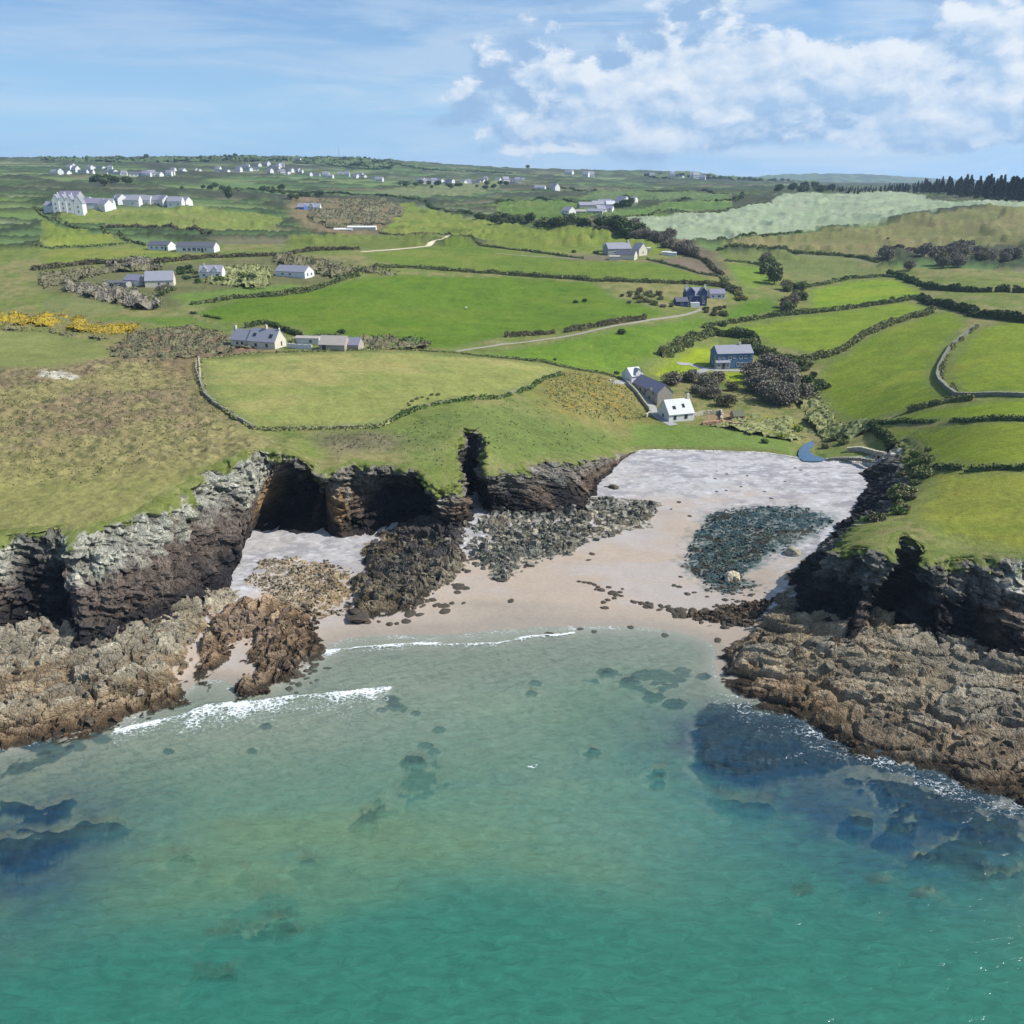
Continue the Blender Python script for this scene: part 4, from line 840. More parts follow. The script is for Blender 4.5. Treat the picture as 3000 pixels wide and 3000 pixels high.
def tree(px, py, h, kind, label, group=None, name=None, xy=None, wide=1.0, cat='tree', D=None):
    x, y = xy if xy else at(px, py); k = random.randrange(3); s = h/4.3
    o = bpy.data.objects.new(name or 'tree', None); COL.objects.link(o); o.location = (x, y, float(gz(x, y)[0])-.05); o.rotation_euler = (0, 0, random.random()*6.28); o.scale = (s*wide, s*wide, s)
    o['label'] = label; o['category'] = cat
    if group: o['group'] = group
    link('trunk', TK[k], o); link('crown', TR[kind][k], o); return o
def conifer(x, y, h, label, group):
    o = bpy.data.objects.new('conifer', None); COL.objects.link(o); o.location = (x, y, float(gz(x, y)[0])); s = h/12.8; w_ = s*random.uniform(.9, 1.3); o.scale = (w_, w_, s); o.rotation_euler = (0, 0, random.random()*6)
    o['label'] = label; o['category'] = 'conifer'; o['group'] = group
    link('trunk', CT, o); link('crown', cf[random.randrange(3)], o)
def bush(px, py, wid, kind, label, group=None, xy=None, hh=1.0, name='bush', z=None):
    x, y = xy if xy else at(px, py); k = random.randrange(3); s = wid/2.3
    o = link(name, BU[kind][k], loc=(x, y, (float(gz(x, y)[0]) if z is None else z)-.1*s), rz=random.random()*6.28, label=label, category='bush', group=group); o.scale = (s, s, s*hh); return o
def path_w(pts, step=.7, fn=at):
    P = np.array([fn(a, b) for a, b in pts]) if fn else np.array(pts)
    seg = np.hypot(*np.diff(P, axis=0).T); s = np.concatenate([[0], np.cumsum(seg)]); n = max(2, int(s[-1]/step)+1); q = np.linspace(0, s[-1], n)
    return np.stack([np.interp(q, s, P[:, 0]), np.interp(q, s, P[:, 1])], 1)
def hedge(pts, h, w_, kind, label, gap=.12, cat='hedge', name='hedgerow'):
    h = h*.88; w_ = w_*.85; gap = max(gap, .18)
    P = path_w(pts, .6); D = float(np.median(np.hypot(P[:, 0], P[:, 1]))); s = max(.36, D*.0012)
    if D > 500: P = path_w(pts, .6*D/500)
    n = len(P); cover = fbm(np.arange(n)*.6*max(1, D/500)/6, np.full(n, D), 3, int(D)); hv_ = h*np.clip(.25+1.5*cover, .3, 1.6); wv_ = w_*np.clip(.35+1.3*fbm(np.arange(n)*.6*max(1, D/500)/9, np.full(n, D+9), 3, int(D)+9), .4, 1.5)
    keep_ = fbm(np.arange(n)*.15, np.full(n, D*2), 2, int(D)+1) > gap
    per = max(4, int(2.2*h*w_*.6*max(1, D/500)/(s*s)*1.1)); per = min(per, 60)
    idx = np.repeat(np.nonzero(keep_)[0], per); m = len(idx)
    tg_ = np.gradient(P, axis=0); tg_ /= np.hypot(*tg_.T)[:, None]+1e-9; nx = np.stack([-tg_[:, 1], tg_[:, 0]], 1)
    wob = (fbm(np.arange(n)*.12, np.full(n, 3.3), 3, int(D)+5)-.5)*w_*1.1
    a = rng.random(m)*math.pi; rr = .6+.45*rng.random(m)
    off = np.cos(a)*wv_[idx]*.5*rr+wob[idx]; z = np.sin(a)*hv_[idx]*rr
    xy = P[idx]+nx[idx]*off[:, None]+tg_[idx]*((rng.random(m)-.5)*.8*max(1, D/500))[:, None]
    Q = np.column_stack([xy, gz(xy[:, 0], xy[:, 1])+z+.05]); V, F = quads(Q, s, rng)
    # earth bank the hedge grows on
    bx = np.stack([P-nx*(wv_*.42)[:, None]+nx*wob[:, None], P+nx*wob[:, None], P+nx*(wv_*.42)[:, None]+nx*wob[:, None]]); bz_ = [gz(bx[0][:, 0], bx[0][:, 1])-.3, gz(P[:, 0], P[:, 1])+hv_*.55*keep_, gz(bx[2][:, 0], bx[2][:, 1])-.3]
    B = np.column_stack([bx.reshape(-1, 2), np.concatenate(bz_)]); Fb = grid_faces(3, n)+len(V)
    me = mk_mesh(name, np.concatenate([V, B]), np.concatenate([F, Fb]), ML[kind], smooth=False)
    link(name, me, label=label, category=cat)
def scrub(polypx, dens, h, kind, name='scrub', size=.5, clump=2.4, W=None, maxn=26000):
    Pw = np.array(W) if W is not None else polyW(polypx); lo = Pw.min(0); hi = Pw.max(0); area = np.prod(hi-lo)
    n = int(area*dens); n = min(n, maxn*3); q = lo+rng.random((n, 2))*(hi-lo)
    qq = q+np.stack([(fbm(q[:, 0]/5, q[:, 1]/5, 3, 51)-.5)*5, (fbm(q[:, 0]/5, q[:, 1]/5, 3, 52)-.5)*5], 1)
    q = q[inpoly(qq[:, 0], qq[:, 1], Pw)]
    hn = fbm(q[:, 0]/clump, q[:, 1]/clump, 3, 53); hh_ = h*np.clip((hn-.33)*2.6, 0, 1.3); k = hh_ > .06*h; q = q[k][:maxn]; hh_ = hh_[k][:maxn]
    D = np.hypot(q[:, 0], q[:, 1]); z = gz(q[:, 0], q[:, 1])+hh_*(.35+.65*rng.random(len(q)))
    V, F = quads(np.column_stack([q, z]), size, rng)
    if h > .8:                                     # the closed canopy under the loose twigs
        m_ = (XL > lo[0]-3) & (XL < hi[0]+3) & (YL > lo[1]-3) & (YL < hi[1]+3); ii = np.nonzero(m_)[0]
        gx_ = XL[ii]+(fbm(XL[ii]/5, YL[ii]/5, 3, 51)-.5)*5; gy_ = YL[ii]+(fbm(XL[ii]/5, YL[ii]/5, 3, 52)-.5)*5
        ok = inpoly(gx_, gy_, Pw); hh2 = h*np.clip((fbm(XL[ii]/clump, YL[ii]/clump, 3, 53)-.33)*2.6, -.2, 1.3)*.8-.12
        flag = np.zeros(len(XL), bool); flag[ii] = ok; zc = np.zeros(len(XL)); zc[ii] = hh2+(fbm(XL[ii]/.7, YL[ii]/.7, 2, 58)-.5)*.5*min(h, 1.5)
        fm_ = flag[FL[:, 0]] & flag[FL[:, 2]] & flag[FL[:, 1]] & flag[FL[:, 3]]; Fs_ = FL[fm_]
        if len(Fs_):
            u, inv = np.unique(Fs_.ravel(), return_inverse=True); Vc = VL[u].copy(); Vc[:, 2] += zc[u]; F = np.concatenate([F, inv.reshape(Fs_.shape)+len(V)]); V = np.concatenate([V, Vc])
    link(name, mk_mesh(name, V, F, ML[kind], smooth=False), kind='stuff')
HG = [
 ([(100,618),(147,643),(205,668),(240,672),(285,675),(328,690),(394,712),(425,720)],1.6,2.2,'hedge','dark hedge slanting down towards the two low bungalows'),
 ([(296,668),(415,666),(502,675),(593,686),(622,697)],2,3,'brown','ragged brown hedge behind the two low bungalows'),
 ([(100,729),(162,728),(303,722),(394,712)],1.2,1.6,'hedge','low hedge across the field left of the bungalows'),
 ([(100,792),(200,780),(285,773),(466,770),(611,755),(720,752),(828,748),(909,735),(1050,732)],2.2,4,'brown','long shaggy brown hedge passing just below the two bungalows'),
 ([(560,892),(620,886),(700,872),(800,868),(909,856),(981,827),(1050,808)],2,3.2,'hedge','bushy hedge at the upper left corner of the big green field'),
 ([(1050,792),(1120,786),(1173,784),(1289,791),(1450,802),(1606,813),(1740,824),(1885,828),(1993,831),(2117,835)],1.9,2.6,'hedge','long dark hedge along the top of the big green field'),
 ([(1351,715),(1488,730),(1577,741),(1711,759)],1.4,1.6,'hedge','thin hedge running left from the stone farm'),
 ([(1895,760),(1975,780),(2048,802),(2117,813)],1.3,1.6,'hedge','thin hedge below the brown plot right of the farm'),
 ([(1115,686),(1180,690),(1246,686),(1307,693),(1340,700)],1.5,2.2,'olive','short olive hedge above the pale track'),
 ([(800,563),(974,570),(1090,577),(1180,585),(1271,614),(1380,635)],2.2,3.5,'dark','dark hedge right of the white house with the blue end'),
 ([(1450,603),(1577,587),(1711,597)],2,3,'dark','arched hedge over the small field left of the hillside farms'),
 ([(1740,566),(1957,567),(2149,574),(2180,584),(2100,606)],2.2,3,'dark','straight dark hedge above the hillside farms'),
 ([(1790,641),(1830,639),(1993,626),(2100,624),(2257,608)],1.8,2.4,'hedge','hedge along the upper edge of the pale silvery field'),
 ([(1968,603),(2138,597),(2179,589)],1.8,2.4,'dark','short dark hedge right of the round farm trees'),
 ([(2100,712),(2179,704),(2250,692),(2350,681)],1.5,2,'hedge','patchy hedge between the silvery field and the olive field'),
 ([(2100,734),(2200,738),(2297,742),(2380,745),(2474,750),(2530,758),(2572,770)],1.9,2.4,'hedge','hedge dotted with small trees under the olive field'),
 ([(2124,766),(2190,770),(2249,782)],1.1,1.5,'hedge','small hedge below the left end of the olive field'),
 ([(2300,852),(2360,844),(2430,830),(2493,817),(2592,809),(2623,813)],1.8,2.4,'hedge','grey-green hedge above the bright wedge field on the right'),
 ([(2600,805),(2631,809),(2680,830),(2729,848),(2780,852),(2849,856),(3020,858)],2.6,4.2,'dark','thick dark hedge curving right below the bare copse'),
 ([(2698,876),(2735,892),(2769,900),(2820,912),(2860,925),(3020,950)],2.8,4.5,'dark','very thick dark hedge at the narrow corner of the right fields'),
 ([(2060,960),(2100,951),(2190,939),(2287,925),(2360,919),(2493,904),(2600,890),(2690,874)],1.9,2.6,'hedge','long hedge climbing right from the lane below the twin-gabled house'),
 ([(2729,916),(2665,933),(2611,951),(2533,983),(2474,1026),(2415,1046),(2375,1057)],2.4,4.2,'olive','wide olive hedge swinging down from the right towards the thicket'),
 ([(2849,1171),(2790,1175),(2714,1191),(2659,1207)],1.8,3,'olive','bushy hedge below the curved stone wall'),
 ([(3020,1234),(2849,1236),(2700,1238),(2548,1242)],1.2,1.5,'dark','straight thin hedge across the right fields above the cove'),
 ([(2545,1250),(2560,1268),(2585,1288),(2611,1305)],1.8,2.8,'dark','short dark hedge running down to the scrubby knoll'),
 ([(3020,1378),(2849,1378),(2760,1374),(2682,1370)],1.1,1.6,'dark','low hedge on the right cliff top ending at the knoll'),
 ([(1480,988),(1550,982),(1624,978),(1700,966),(1776,952),(1830,942),(1890,934)],2.0,2.4,'brown','ragged brown hedge on the upper side of the lane'),
 ([(1500,1053),(1583,1061),(1640,1074),(1707,1086),(1760,1096),(1815,1107)],.9,1.3,'hedge','low hedge between the bright field and the yellow cliff slope'),
 ([(1351,1037),(1420,1045),(1500,1053)],.7,1.1,'hedge','very low hedge at the far right corner of the front field'),
 ([(1940,1046),(1965,1035),(2009,1008),(2045,990),(2080,979)],3.0,4.6,'hedge','tall rounded hedge left of the dark blue house'),
 ([(2080,979),(2130,985),(2204,991),(2212,1008)],3.4,4.0,'dark','dark hedge standing right behind the dark blue house'),
 ([(2215,1030),(2250,1045),(2300,1060),(2340,1080)],3.2,5.0,'dark','dark thick hedge right of the dark blue house'),
 ([(2180,1010),(2210,1020),(2287,1062),(2330,1072)],2.6,4.0,'olive','second olive-green hedge line behind the big bare thicket'),
 ([(557,918),(600,928),(647,936)],1.0,1.2,'dark','thin dark hedge just left of the long slate-roofed cottage'),
 ([(850,1010),(900,998),(960,985),(1000,990)],1.5,2,'hedge','hedge behind the low white sheds'),
 ([(720,960),(780,950),(830,968),(880,985)],1.6,2.2,'dark','dark hedge behind the long slate-roofed cottage'),
 ([(583,1053),(700,1040),(800,1034),(960,1030),(1150,1024),(1340,1035)],.7,1.0,'olive','low olive hedge along the top of the front field'),
 ([(2000,830),(2060,836),(2120,842),(2150,860),(2170,850)],2.2,2.8,'brown','brown hedge behind the twin-gabled house'),
 ([(2117,812),(2125,830),(2150,850),(2180,875)],2.4,3.6,'olive','scrubby hedge dropping to the flowering gorse bush'),
 ([(934,487),(1108,498),(1162,483),(1253,501),(1499,509)],2.4,5,'dark','dark hedge crossing the far hillside below the skyline'),
 ([(1740,690),(1867,696),(1990,738),(2066,764),(2112,806)],2,3,'brown','brown hedge right of the stone farm'),
 ([(2847,727),(2700,735),(2600,742)],2.4,3,'bare','bare grey hedge along the top of the leafless copse'),
 ([(1560,560),(1650,555),(1745,566)],2.4,4,'dark','dark hedge between the far white houses and the hillside farms'),
 ([(640,560),(700,556),(790,562)],2.4,4,'dark','dark hedge left of the white house with the blue end'),
]
for pts, h, w_, kind, lab in HG: hedge(pts, h, w_, kind, lab)
# scrub nobody could count
scrub([(190,832),(330,845),(470,880),(490,908),(400,910),(300,886),(190,856)], 2.0, 3.4, 'bare', 'scrub', .5, 3)
scrub([(470,762),(330,765),(300,785),(470,790)], 1.5, 3, 'bare', 'scrub', .6, 4)
scrub([(120,800),(330,780),(480,775),(470,795),(330,800),(190,835),(120,850)], .8, 1.8, 'brown', 'scrub', .6, 3)
scrub([(800,745),(940,765),(1050,790),(1170,795),(1165,815),(1060,800),(980,818),(900,800),(800,770)], 1.1, 2.4, 'brown', 'scrub', .6, 3)
scrub([(600,790),(700,780),(800,785),(780,850),(700,845),(600,830)], .9, 1.7, 'olive', 'scrub', .6, 3)
scrub([(940,598),(1130,600),(1190,620),(1150,665),(1080,671),(960,671),(900,650),(900,630)], .6, 2.0, 'brown', 'scrub', .75, 12)
scrub([(325,1015),(400,968),(560,952),(640,972),(760,1015),(640,1040),(560,1050),(480,1060),(330,1042)], 2.2, .9, 'brown', 'scrub', .42, 2.5)
scrub([(1030,1018),(1050,990),(1150,985),(1240,1005),(1270,1022),(1150,1026)], 2.0, 1.8, 'brown', 'scrub', .45, 4)
scrub([(1160,1005),(1200,988),(1250,1000),(1265,1022)], 1.6, 2.2, 'dark', 'scrub', .5, 3)
scrub([(-200,1088),(147,1082),(330,1050),(430,1060),(572,1110),(585,1160),(700,1250),(600,1330),(300,1400),(147,1420),(-200,1440)], .8, .36, 'grgrass', 'dry_grass', .30, 1.6, maxn=24000)
scrub([(-100,1180),(250,1160),(480,1150),(600,1200),(540,1260),(250,1280),(-100,1300)], .30, .30, 'olive', 'low_scrub', .30, 2.2, maxn=7000)
scrub([(1590,1120),(1650,1092),(1700,1094),(1800,1112),(1850,1152),(1890,1225),(1800,1235),(1700,1215),(1610,1190)], 1.8, .6, 'olive', 'low_scrub', .34, 2, maxn=7000)
scrub([(1600,1125),(1650,1098),(1700,1100),(1760,1120),(1720,1170),(1640,1175)], 1.0, .5, 'lime', 'low_scrub', .26, 2, maxn=3000)
scrub([(-60,915),(147,918),(225,930),(300,944),(400,952),(412,968),(380,982),(300,985),(230,975),(147,962),(-60,955)], 3.2, 1.7, 'gorse', 'gorse', .36, 5.5)
scrub([(-60,962),(147,965),(230,980),(320,992),(300,1002),(140,975),(-60,970)], 1.8, 1.3, 'brown', 'scrub', .4, 3)
scrub([(2080,1245),(2200,1215),(2340,1235),(2390,1275),(2330,1300),(2200,1275)], 1.3, 1.2, 'olive', 'scrub', .4, 3)
scrub([(2340,1130),(2400,1150),(2440,1230),(2490,1260),(2450,1300),(2400,1290),(2370,1240),(2350,1180)], 1.6, 2.2, 'olive', 'scrub', .45, 3)
scrub([(2400,1220),(2540,1235),(2560,1262),(2480,1290),(2420,1280)], 1.4, 1.8, 'hedge', 'scrub', .45, 3)
scrub([(1150,1262),(1400,1190),(1600,1165),(1640,1240),(1780,1270),(1680,1325),(1450,1340),(1350,1250),(1300,1380),(1200,1340)], .4, .4, 'mid', 'low_scrub', .30, 2.5, maxn=7000)
scrub([(930,1265),(1130,1262),(1230,1290),(1150,1320),(1000,1330),(930,1300)], 1.2, .45, 'brown', 'low_scrub', .3, 2)
scrub([(600,468),(1150,470),(1150,476),(600,478)], .012, 9, 'dark', 'distant_woodland', 6, 40)
scrub([(1900,518),(2400,532),(2400,540),(1900,528)], .010, 9, 'dark', 'distant_woodland', 7, 40)
scrub([(120,468),(900,466),(900,474),(120,478)], .006, 6, 'dark', 'distant_woodland', 6, 40)
# single trees and bushes
def cluster(n, poly, h, kinds, label, group, name='tree', wide=1.1):
    Pw = polyW(poly); lo = Pw.min(0); hi = Pw.max(0); c = 0; t = 0
    while c < n and t < 4000:
        t += 1; q = lo+rng.random(2)*(hi-lo)
        if inpoly(q[:1], q[1:], Pw)[0]:
            if name == 'tree': tree(0, 0, h*(.75+.5*rng.random()), kinds[c % len(kinds)], label, group, xy=(float(q[0]), float(q[1])), wide=wide)
            else: bush(0, 0, h*(.75+.6*rng.random()), kinds[c % len(kinds)], label, group, xy=(float(q[0]), float(q[1])))
            c += 1
cluster(26, [(1540,655),(1640,668),(1760,675),(1760,688),(1640,680),(1540,668)], 7, ['dark','dark','hedge'], 'dark tree in the belt below the hillside farm cluster', 'trees in the belt below the hillside farms')
cluster(20, [(1760,672),(1870,690),(1880,706),(1760,690)], 8.5, ['dark','bare','dark'], 'tall dark tree in the belt at the tip of the silvery field', 'trees at the tip of the silvery field')
cluster(16, [(1870,692),(1930,700),(2010,730),(2040,755),(1960,735),(1880,708)], 7, ['bare'], 'leafless grey-brown tree in the strip above the brown plot', 'leafless trees above the brown plot')
cluster(34, [(2580,745),(2700,735),(2849,735),(3020,735),(3020,785),(2849,780),(2729,795),(2640,805),(2590,792)], 7.5, ['bare','bare','bare','brown'], 'leafless grey tree in the copse under the olive field', 'leafless trees in the copse on the right')
cluster(12, [(1820,618),(1860,608),(1840,600),(1800,612)], 7, ['dark'], 'dark tree behind the hillside farm buildings', 'trees behind the hillside farm buildings')
cluster(16, [(2250,560),(2360,556),(2440,565),(2400,570),(2260,572)], 11, ['dark'], 'dark tree in the row left of the conifer wood', 'trees left of the conifer wood')
cluster(14, [(1378,642),(1460,640),(1540,660),(1480,662),(1390,652)], 7, ['dark','hedge'], 'dark tree at the left end of the valley belt', 'trees at the left end of the valley belt')
cluster(14, [(262,545),(385,540),(385,552),(262,556)], 9, ['dark'], 'dark conifer-like tree in the far row above the left terrace', 'dark trees above the left terrace')
cluster(14, [(520,545),(900,560),(900,575),(520,565)], 7, ['dark','hedge'], 'dark tree in the line below the far village', 'trees below the far village')
cluster(10, [(850,585),(960,580),(960,592),(850,596)], 6, ['dark'], 'dark tree close behind the white house with the blue end', 'trees behind the white house with the blue end')
cluster(22, [(1170,540),(1500,548),(1500,556),(1170,552)], 7, ['dark'], 'dark tree along the mid-hill row of small white houses', 'trees in the mid-hill row')
cluster(10, [(2240,745),(2290,790),(2300,838),(2240,850),(2225,800)], 5.5, ['bare','hedge'], 'grey-green tree in the clump left of the wedge field', 'trees in the clump left of the wedge field')
cluster(16, [(2290,840),(2350,845),(2360,900),(2350,920),(2290,922),(2300,880)], 5, ['bare','brown','hedge'], 'brown leafless tree in the clump beside the bright wedge field', 'brown trees beside the wedge field')
tree(2268,832,11,'hedge','tall grey-green tree standing alone above the brown clump', wide=.8)
cluster(26, [(2195,1100),(2260,1085),(2330,1100),(2375,1150),(2375,1195),(2290,1195),(2200,1160)], 6.5, ['bare'], 'dense leafless grey-brown tree in the big round thicket below the dark blue house', 'trees of the big round thicket', wide=1.2)
cluster(16, [(1965,1120),(2020,1110),(2110,1120),(2160,1150),(2150,1190),(2060,1190),(2040,1150),(1975,1145)], 4.6, ['bare','bare','brown'], 'leafless brown tree in the thicket behind the white cottage', 'trees of the thicket behind the white cottage', wide=1.3)
cluster(10, [(2355,1095),(2400,1110),(2425,1160),(2400,1180),(2370,1150)], 4.5, ['dark'], 'very dark bush on the right flank of the round thicket', 'dark bushes right of the round thicket', name='bush')
cluster(14, [(2300,1050),(2380,1050),(2400,1080),(2350,1095),(2290,1075)], 4.2, ['olive','hedge'], 'olive bush above the round thicket', 'olive bushes above the round thicket', name='bush')
cluster(9, [(1280,1152),(1290,1160),(1200,1190),(1190,1180)], 1.2, ['olive'], 'small gorse bush on the bank at the front field edge', 'bushes on the front field bank', name='bush')
cluster(24, [(1810,852),(1900,852),(1960,870),(1990,890),(1960,915),(1900,905),(1830,885)], 3.6, ['hedge','brown','olive','bare'], 'mixed grey-green bush in the scrub left of the twin-gabled house', 'bushes left of the twin-gabled house', name='bush')
cluster(14, [(2060,905),(2130,895),(2135,930),(2070,925)], 3.2, ['hedge','dark','brown'], 'shaggy bush below the twin-gabled house', 'bushes below the twin-gabled house', name='bush')
cluster(14, [(570,805),(640,815),(760,800),(750,825),(640,840),(570,830)], 4.2, ['mid','dark','mid'], 'fresh green bush in front of the houses on the left', 'green bushes in front of the left houses', name='bush')
cluster(10, [(530,790),(560,785),(590,815),(560,825),(525,815)], 4, ['dark'], 'blackish round bush between the two left houses', 'dark bushes between the left houses', name='bush')
cluster(8, [(470,835),(500,830),(510,865),(460,870)], 4, ['bare','hedge'], 'grey bush in front of the slate-roofed left house', 'grey bushes in front of the slate-roofed left house', name='bush')
for px, py, wd, kd, lab in [(1001,978,4.2,'dark','round dark bush standing alone behind the low sheds'),(1688,887,3.4,'dark','left one of two small dark bushes in the big green field'),(1712,883,3.2,'dark','right one of two small dark bushes in the big green field'),
    (1825,978,4.6,'dark','round dark bush beside the lane at the bright field'),(2118,955,4.6,'dark','round dark bush on the hedge below the twin-gabled house'),(1180,1210,2.0,'dark','dark bush on the front field bank above the cave'),
    (2165,880,3.6,'dark','dark bush beside the orange gorse'),(2195,770,2.6,'dark','small dark bush in the little hedge under the olive field'),(2275,742,3,'hedge','first small tree-like bush in the hedge under the olive field'),
    (2312,744,3,'hedge','second bush in the hedge under the olive field'),(2332,745,4,'dark','darker third bush in the hedge under the olive field'),(2397,747,3.6,'dark','lone bush midway along the hedge under the olive field'),(2487,753,5,'dark','largest bush in the hedge under the olive field'),
    (2600,712,2.6,'dark','left speck of a bush on the olive field upper edge'),(2632,645,2.6,'dark','bush on the upper edge of the olive field'),(2615,878,3.4,'hedge','bush on the long climbing hedge near the field corner'),
    (2258,1082,2.2,'dark','small dark bush beside the terrace wall'),(1808,1095,2.6,'dark','small dark bush beside the pale gabled house'),(1625,1055,1.6,'dark','tiny dark bush on the low hedge of the bright field'),
    (1680,740,4,'dark','dark bush left of the stone farm'),(1745,742,4.4,'dark','pair of dark shrubs close to the stone farm'),(1790,735,4,'dark','bush touching the left end of the stone farm'),
    (2240,1298,2.8,'mid','green bush at the beach head'),(2290,1285,3.6,'lime','yellow-green willow bush beside the stream'),(2340,1262,4,'lime','larger yellow-green willow bush beside the stream'),(2415,1312,3.2,'olive','bush with pale top beside the blue stream pool'),
    (2470,1300,3.4,'olive','olive bush above the stream wall'),(2440,1290,4,'hedge','dark green bush above the stream pool')]:
    bush(px, py, wd, kd, lab)
for px, py in ((2170,868),(2182,878),(2158,876)): bush(px, py, 3.6, 'gorse', 'orange-yellow flowering gorse bush right of the twin-gabled house', 'gorse bushes right of the twin-gabled house')
tree(672,590,16,'dark','tall dark tree standing alone in the far fields left of centre', wide=.55)
tree(1545,497,14,'dark','dark round tree alone on the skyline', wide=.9)
for px, h in ((952,10),(974,14),(1010,15),(1025,13),(1050,12),(1068,13),(430,12),(515,10),(590,12),(620,10),(660,12),(690,12)):
    tree(px, 474 if px > 800 else 470, h, 'dark', 'small dark tree on the left skyline', 'trees on the left skyline', wide=.9)
for k in range(26):
    tree(1890+k*18+random.uniform(-6, 6), 519+k*.75, 9+random.random()*5, 'dark', 'small dark tree on the right half of the skyline', 'trees on the right skyline', wide=1.2)
# conifer wood on the right
cN = 0
for row in range(9):
    for k in range(30):
        u = k/29.0; px = 2478+u*610+random.uniform(-10, 10); pyb = (571-3*u if u < .38 else 570+(u-.38)*62)-row*2.2*(.4+u)
        if pyb > 604: pyb = 604-row*2
        x, y = at(px, min(pyb, 602)); dd = math.hypot(x, y)
        if dd > 2200: continue
        x += row*3*math.sin(u); y += row*9
        conifer(x, y, (6.5+10*sst(np.array(u), .1, .55))*random.uniform(.65, 1.25), 'dark conifer in the wood on the right horizon', 'conifers in the wood on the right'); cN += 1
# scrubby knoll and ivy-hung face at the head of the eastern cliff
sel = [i for i in range(len(EDGE)) if EDGE[i, 0] > 60 and 155 < math.hypot(EDGE[i, 0], EDGE[i, 1]) < 222 and EDGE[i, 8] < 3.5]
for k in range(40):
    i = random.choice(sel); t = random.random()**1.5*.5-.32; x = EDGE[i, 0]*(1-max(t, 0))+EDGE[i, 3]*max(t, 0)+INW[i, 0]*(-min(t, 0))*9; y = EDGE[i, 1]*(1-max(t, 0))+EDGE[i, 4]*max(t, 0)+INW[i, 1]*(-min(t, 0))*9
    if math.hypot(x, y) < 178 and t > .12: continue
    z = float(gz(x, y)[0]) if t < 0 else EDGE[i, 2]*(1-t)+EDGE[i, 5]*t
    bush(0, 0, random.uniform(2.0, 4.0), random.choice(['olive', 'olive', 'hedge', 'brown', 'mid']), 'tangled olive bush on the scrubby knoll above the shaded beach corner', 'bushes on the scrubby knoll', xy=(x, y), z=z)
hedge([(583,1060),(588,1115),(600,1157),(630,1185),(662,1206),(700,1230),(745,1256),(800,1262),(966,1256),(1110,1252),(1145,1236)], .8, 1.6, 'olive', 'rough grassy bank with low gorse round the seaward corner of the front field', gap=.3, name='field_bank', cat='hedge')
hedge([(1145,1236),(1173,1218),(1230,1198),(1297,1180),(1380,1172),(1462,1168),(1545,1140),(1599,1111),(1640,1096)], .9, 1.8, 'mid', 'grassy bank rising along the right part of the front field edge', gap=.3, name='field_bank', cat='hedge')
hedge([(2860,962),(2790,1018),(2755,1081),(2760,1120),(2806,1156)], 1.4, 1.8, 'olive', 'broken line of bushes growing against the curved stone wall', gap=.5)
# ------------------------------------------------------------------ buildings
M_CREAM = simple_mat('cream_render', (.54, .51, .41), .85, .06, 2, .1); M_WHITE = simple_mat('white_render', (.60, .61, .60), .8, .05, 2, .1)
M_NAVY = simple_mat('navy_render', (.080, .165, .28), .75, .12, 2); M_INDIGO = simple_mat('indigo_render', (.035, .055, .15), .75, .12, 2); M_GREYW = simple_mat('grey_render', (.30, .30, .29), .85, .1, 2, .1)
M_STONEW = simple_mat('stone_wall', (.33, .30, .25), .9, .25, 3, .5, 5); M_SLATE = simple_mat('slate', (.23, .235, .28), .55, .14, 4, .2, 8); M_SLATEP = simple_mat('pale_slate', (.46, .48, .50), .55, .08, 4, .2, 8)
M_SLATED = simple_mat('dark_slate', (.10, .105, .13), .5, .15, 4, .2, 8); M_PURP = simple_mat('purple_slate', (.20, .19, .26), .55, .12, 4, .2, 8); M_LICH = simple_mat('lichened_roof', (.33, .30, .27), .85, .12, 2, .3, 6)
M_MOSS = simple_mat('mossy_roof', (.12, .13, .09), .9, .2, 3, .3, 6); M_GLASS = simple_mat('window_glass', (.02, .025, .03), .08, .1, 1, spec=.6); M_FRAME = simple_mat('white_frame', (.72, .72, .72), .5, .03)
M_DFRAME = simple_mat('grey_frame', (.12, .12, .12), .6, .05); M_DOOR = simple_mat('dark_door', (.05, .05, .06), .6, .1); M_POT = simple_mat('clay_pot', (.35, .17, .10), .8, .1); M_BLUEP = simple_mat('blue_paint', (.05, .13, .40), .6, .08)
M_GRAVEL = simple_mat('gravel', (.27, .27, .265), .95, .18, 1.5, .3, 9); M_LANE = simple_mat('worn_lane', (.25, .235, .18), .95, .15, .6, .2, 6); M_TRACK = simple_mat('dry_track', (.52, .46, .32), .95, .15, .4)
M_SCRST = simple_mat('dry_stone', (.20, .20, .15), .95, .35, 1.6, .6, 4); M_PALEST = simple_mat('pale_stone', (.40, .37, .28), .95, .2, 1.6, .5, 4); M_WOOD = simple_mat('weathered_wood', (.42, .38, .30), .9, .2, 3); M_TERRA = simple_mat('reddish_earth_stone', (.36, .23, .15), .95, .25, 2, .4, 4)
def box_vf(x0, x1, y0, y1, z0, z1):
    return [(x0,y0,z0),(x1,y0,z0),(x1,y1,z0),(x0,y1,z0),(x0,y0,z1),(x1,y0,z1),(x1,y1,z1),(x0,y1,z1)], [(0,3,2,1),(4,5,6,7),(0,1,5,4),(1,2,6,5),(2,3,7,6),(3,0,4,7)]
def box_me(name, mat, *a): V, F = box_vf(*a); return mk_mesh(name, V, F, mat, smooth=False)
U_FR = {}
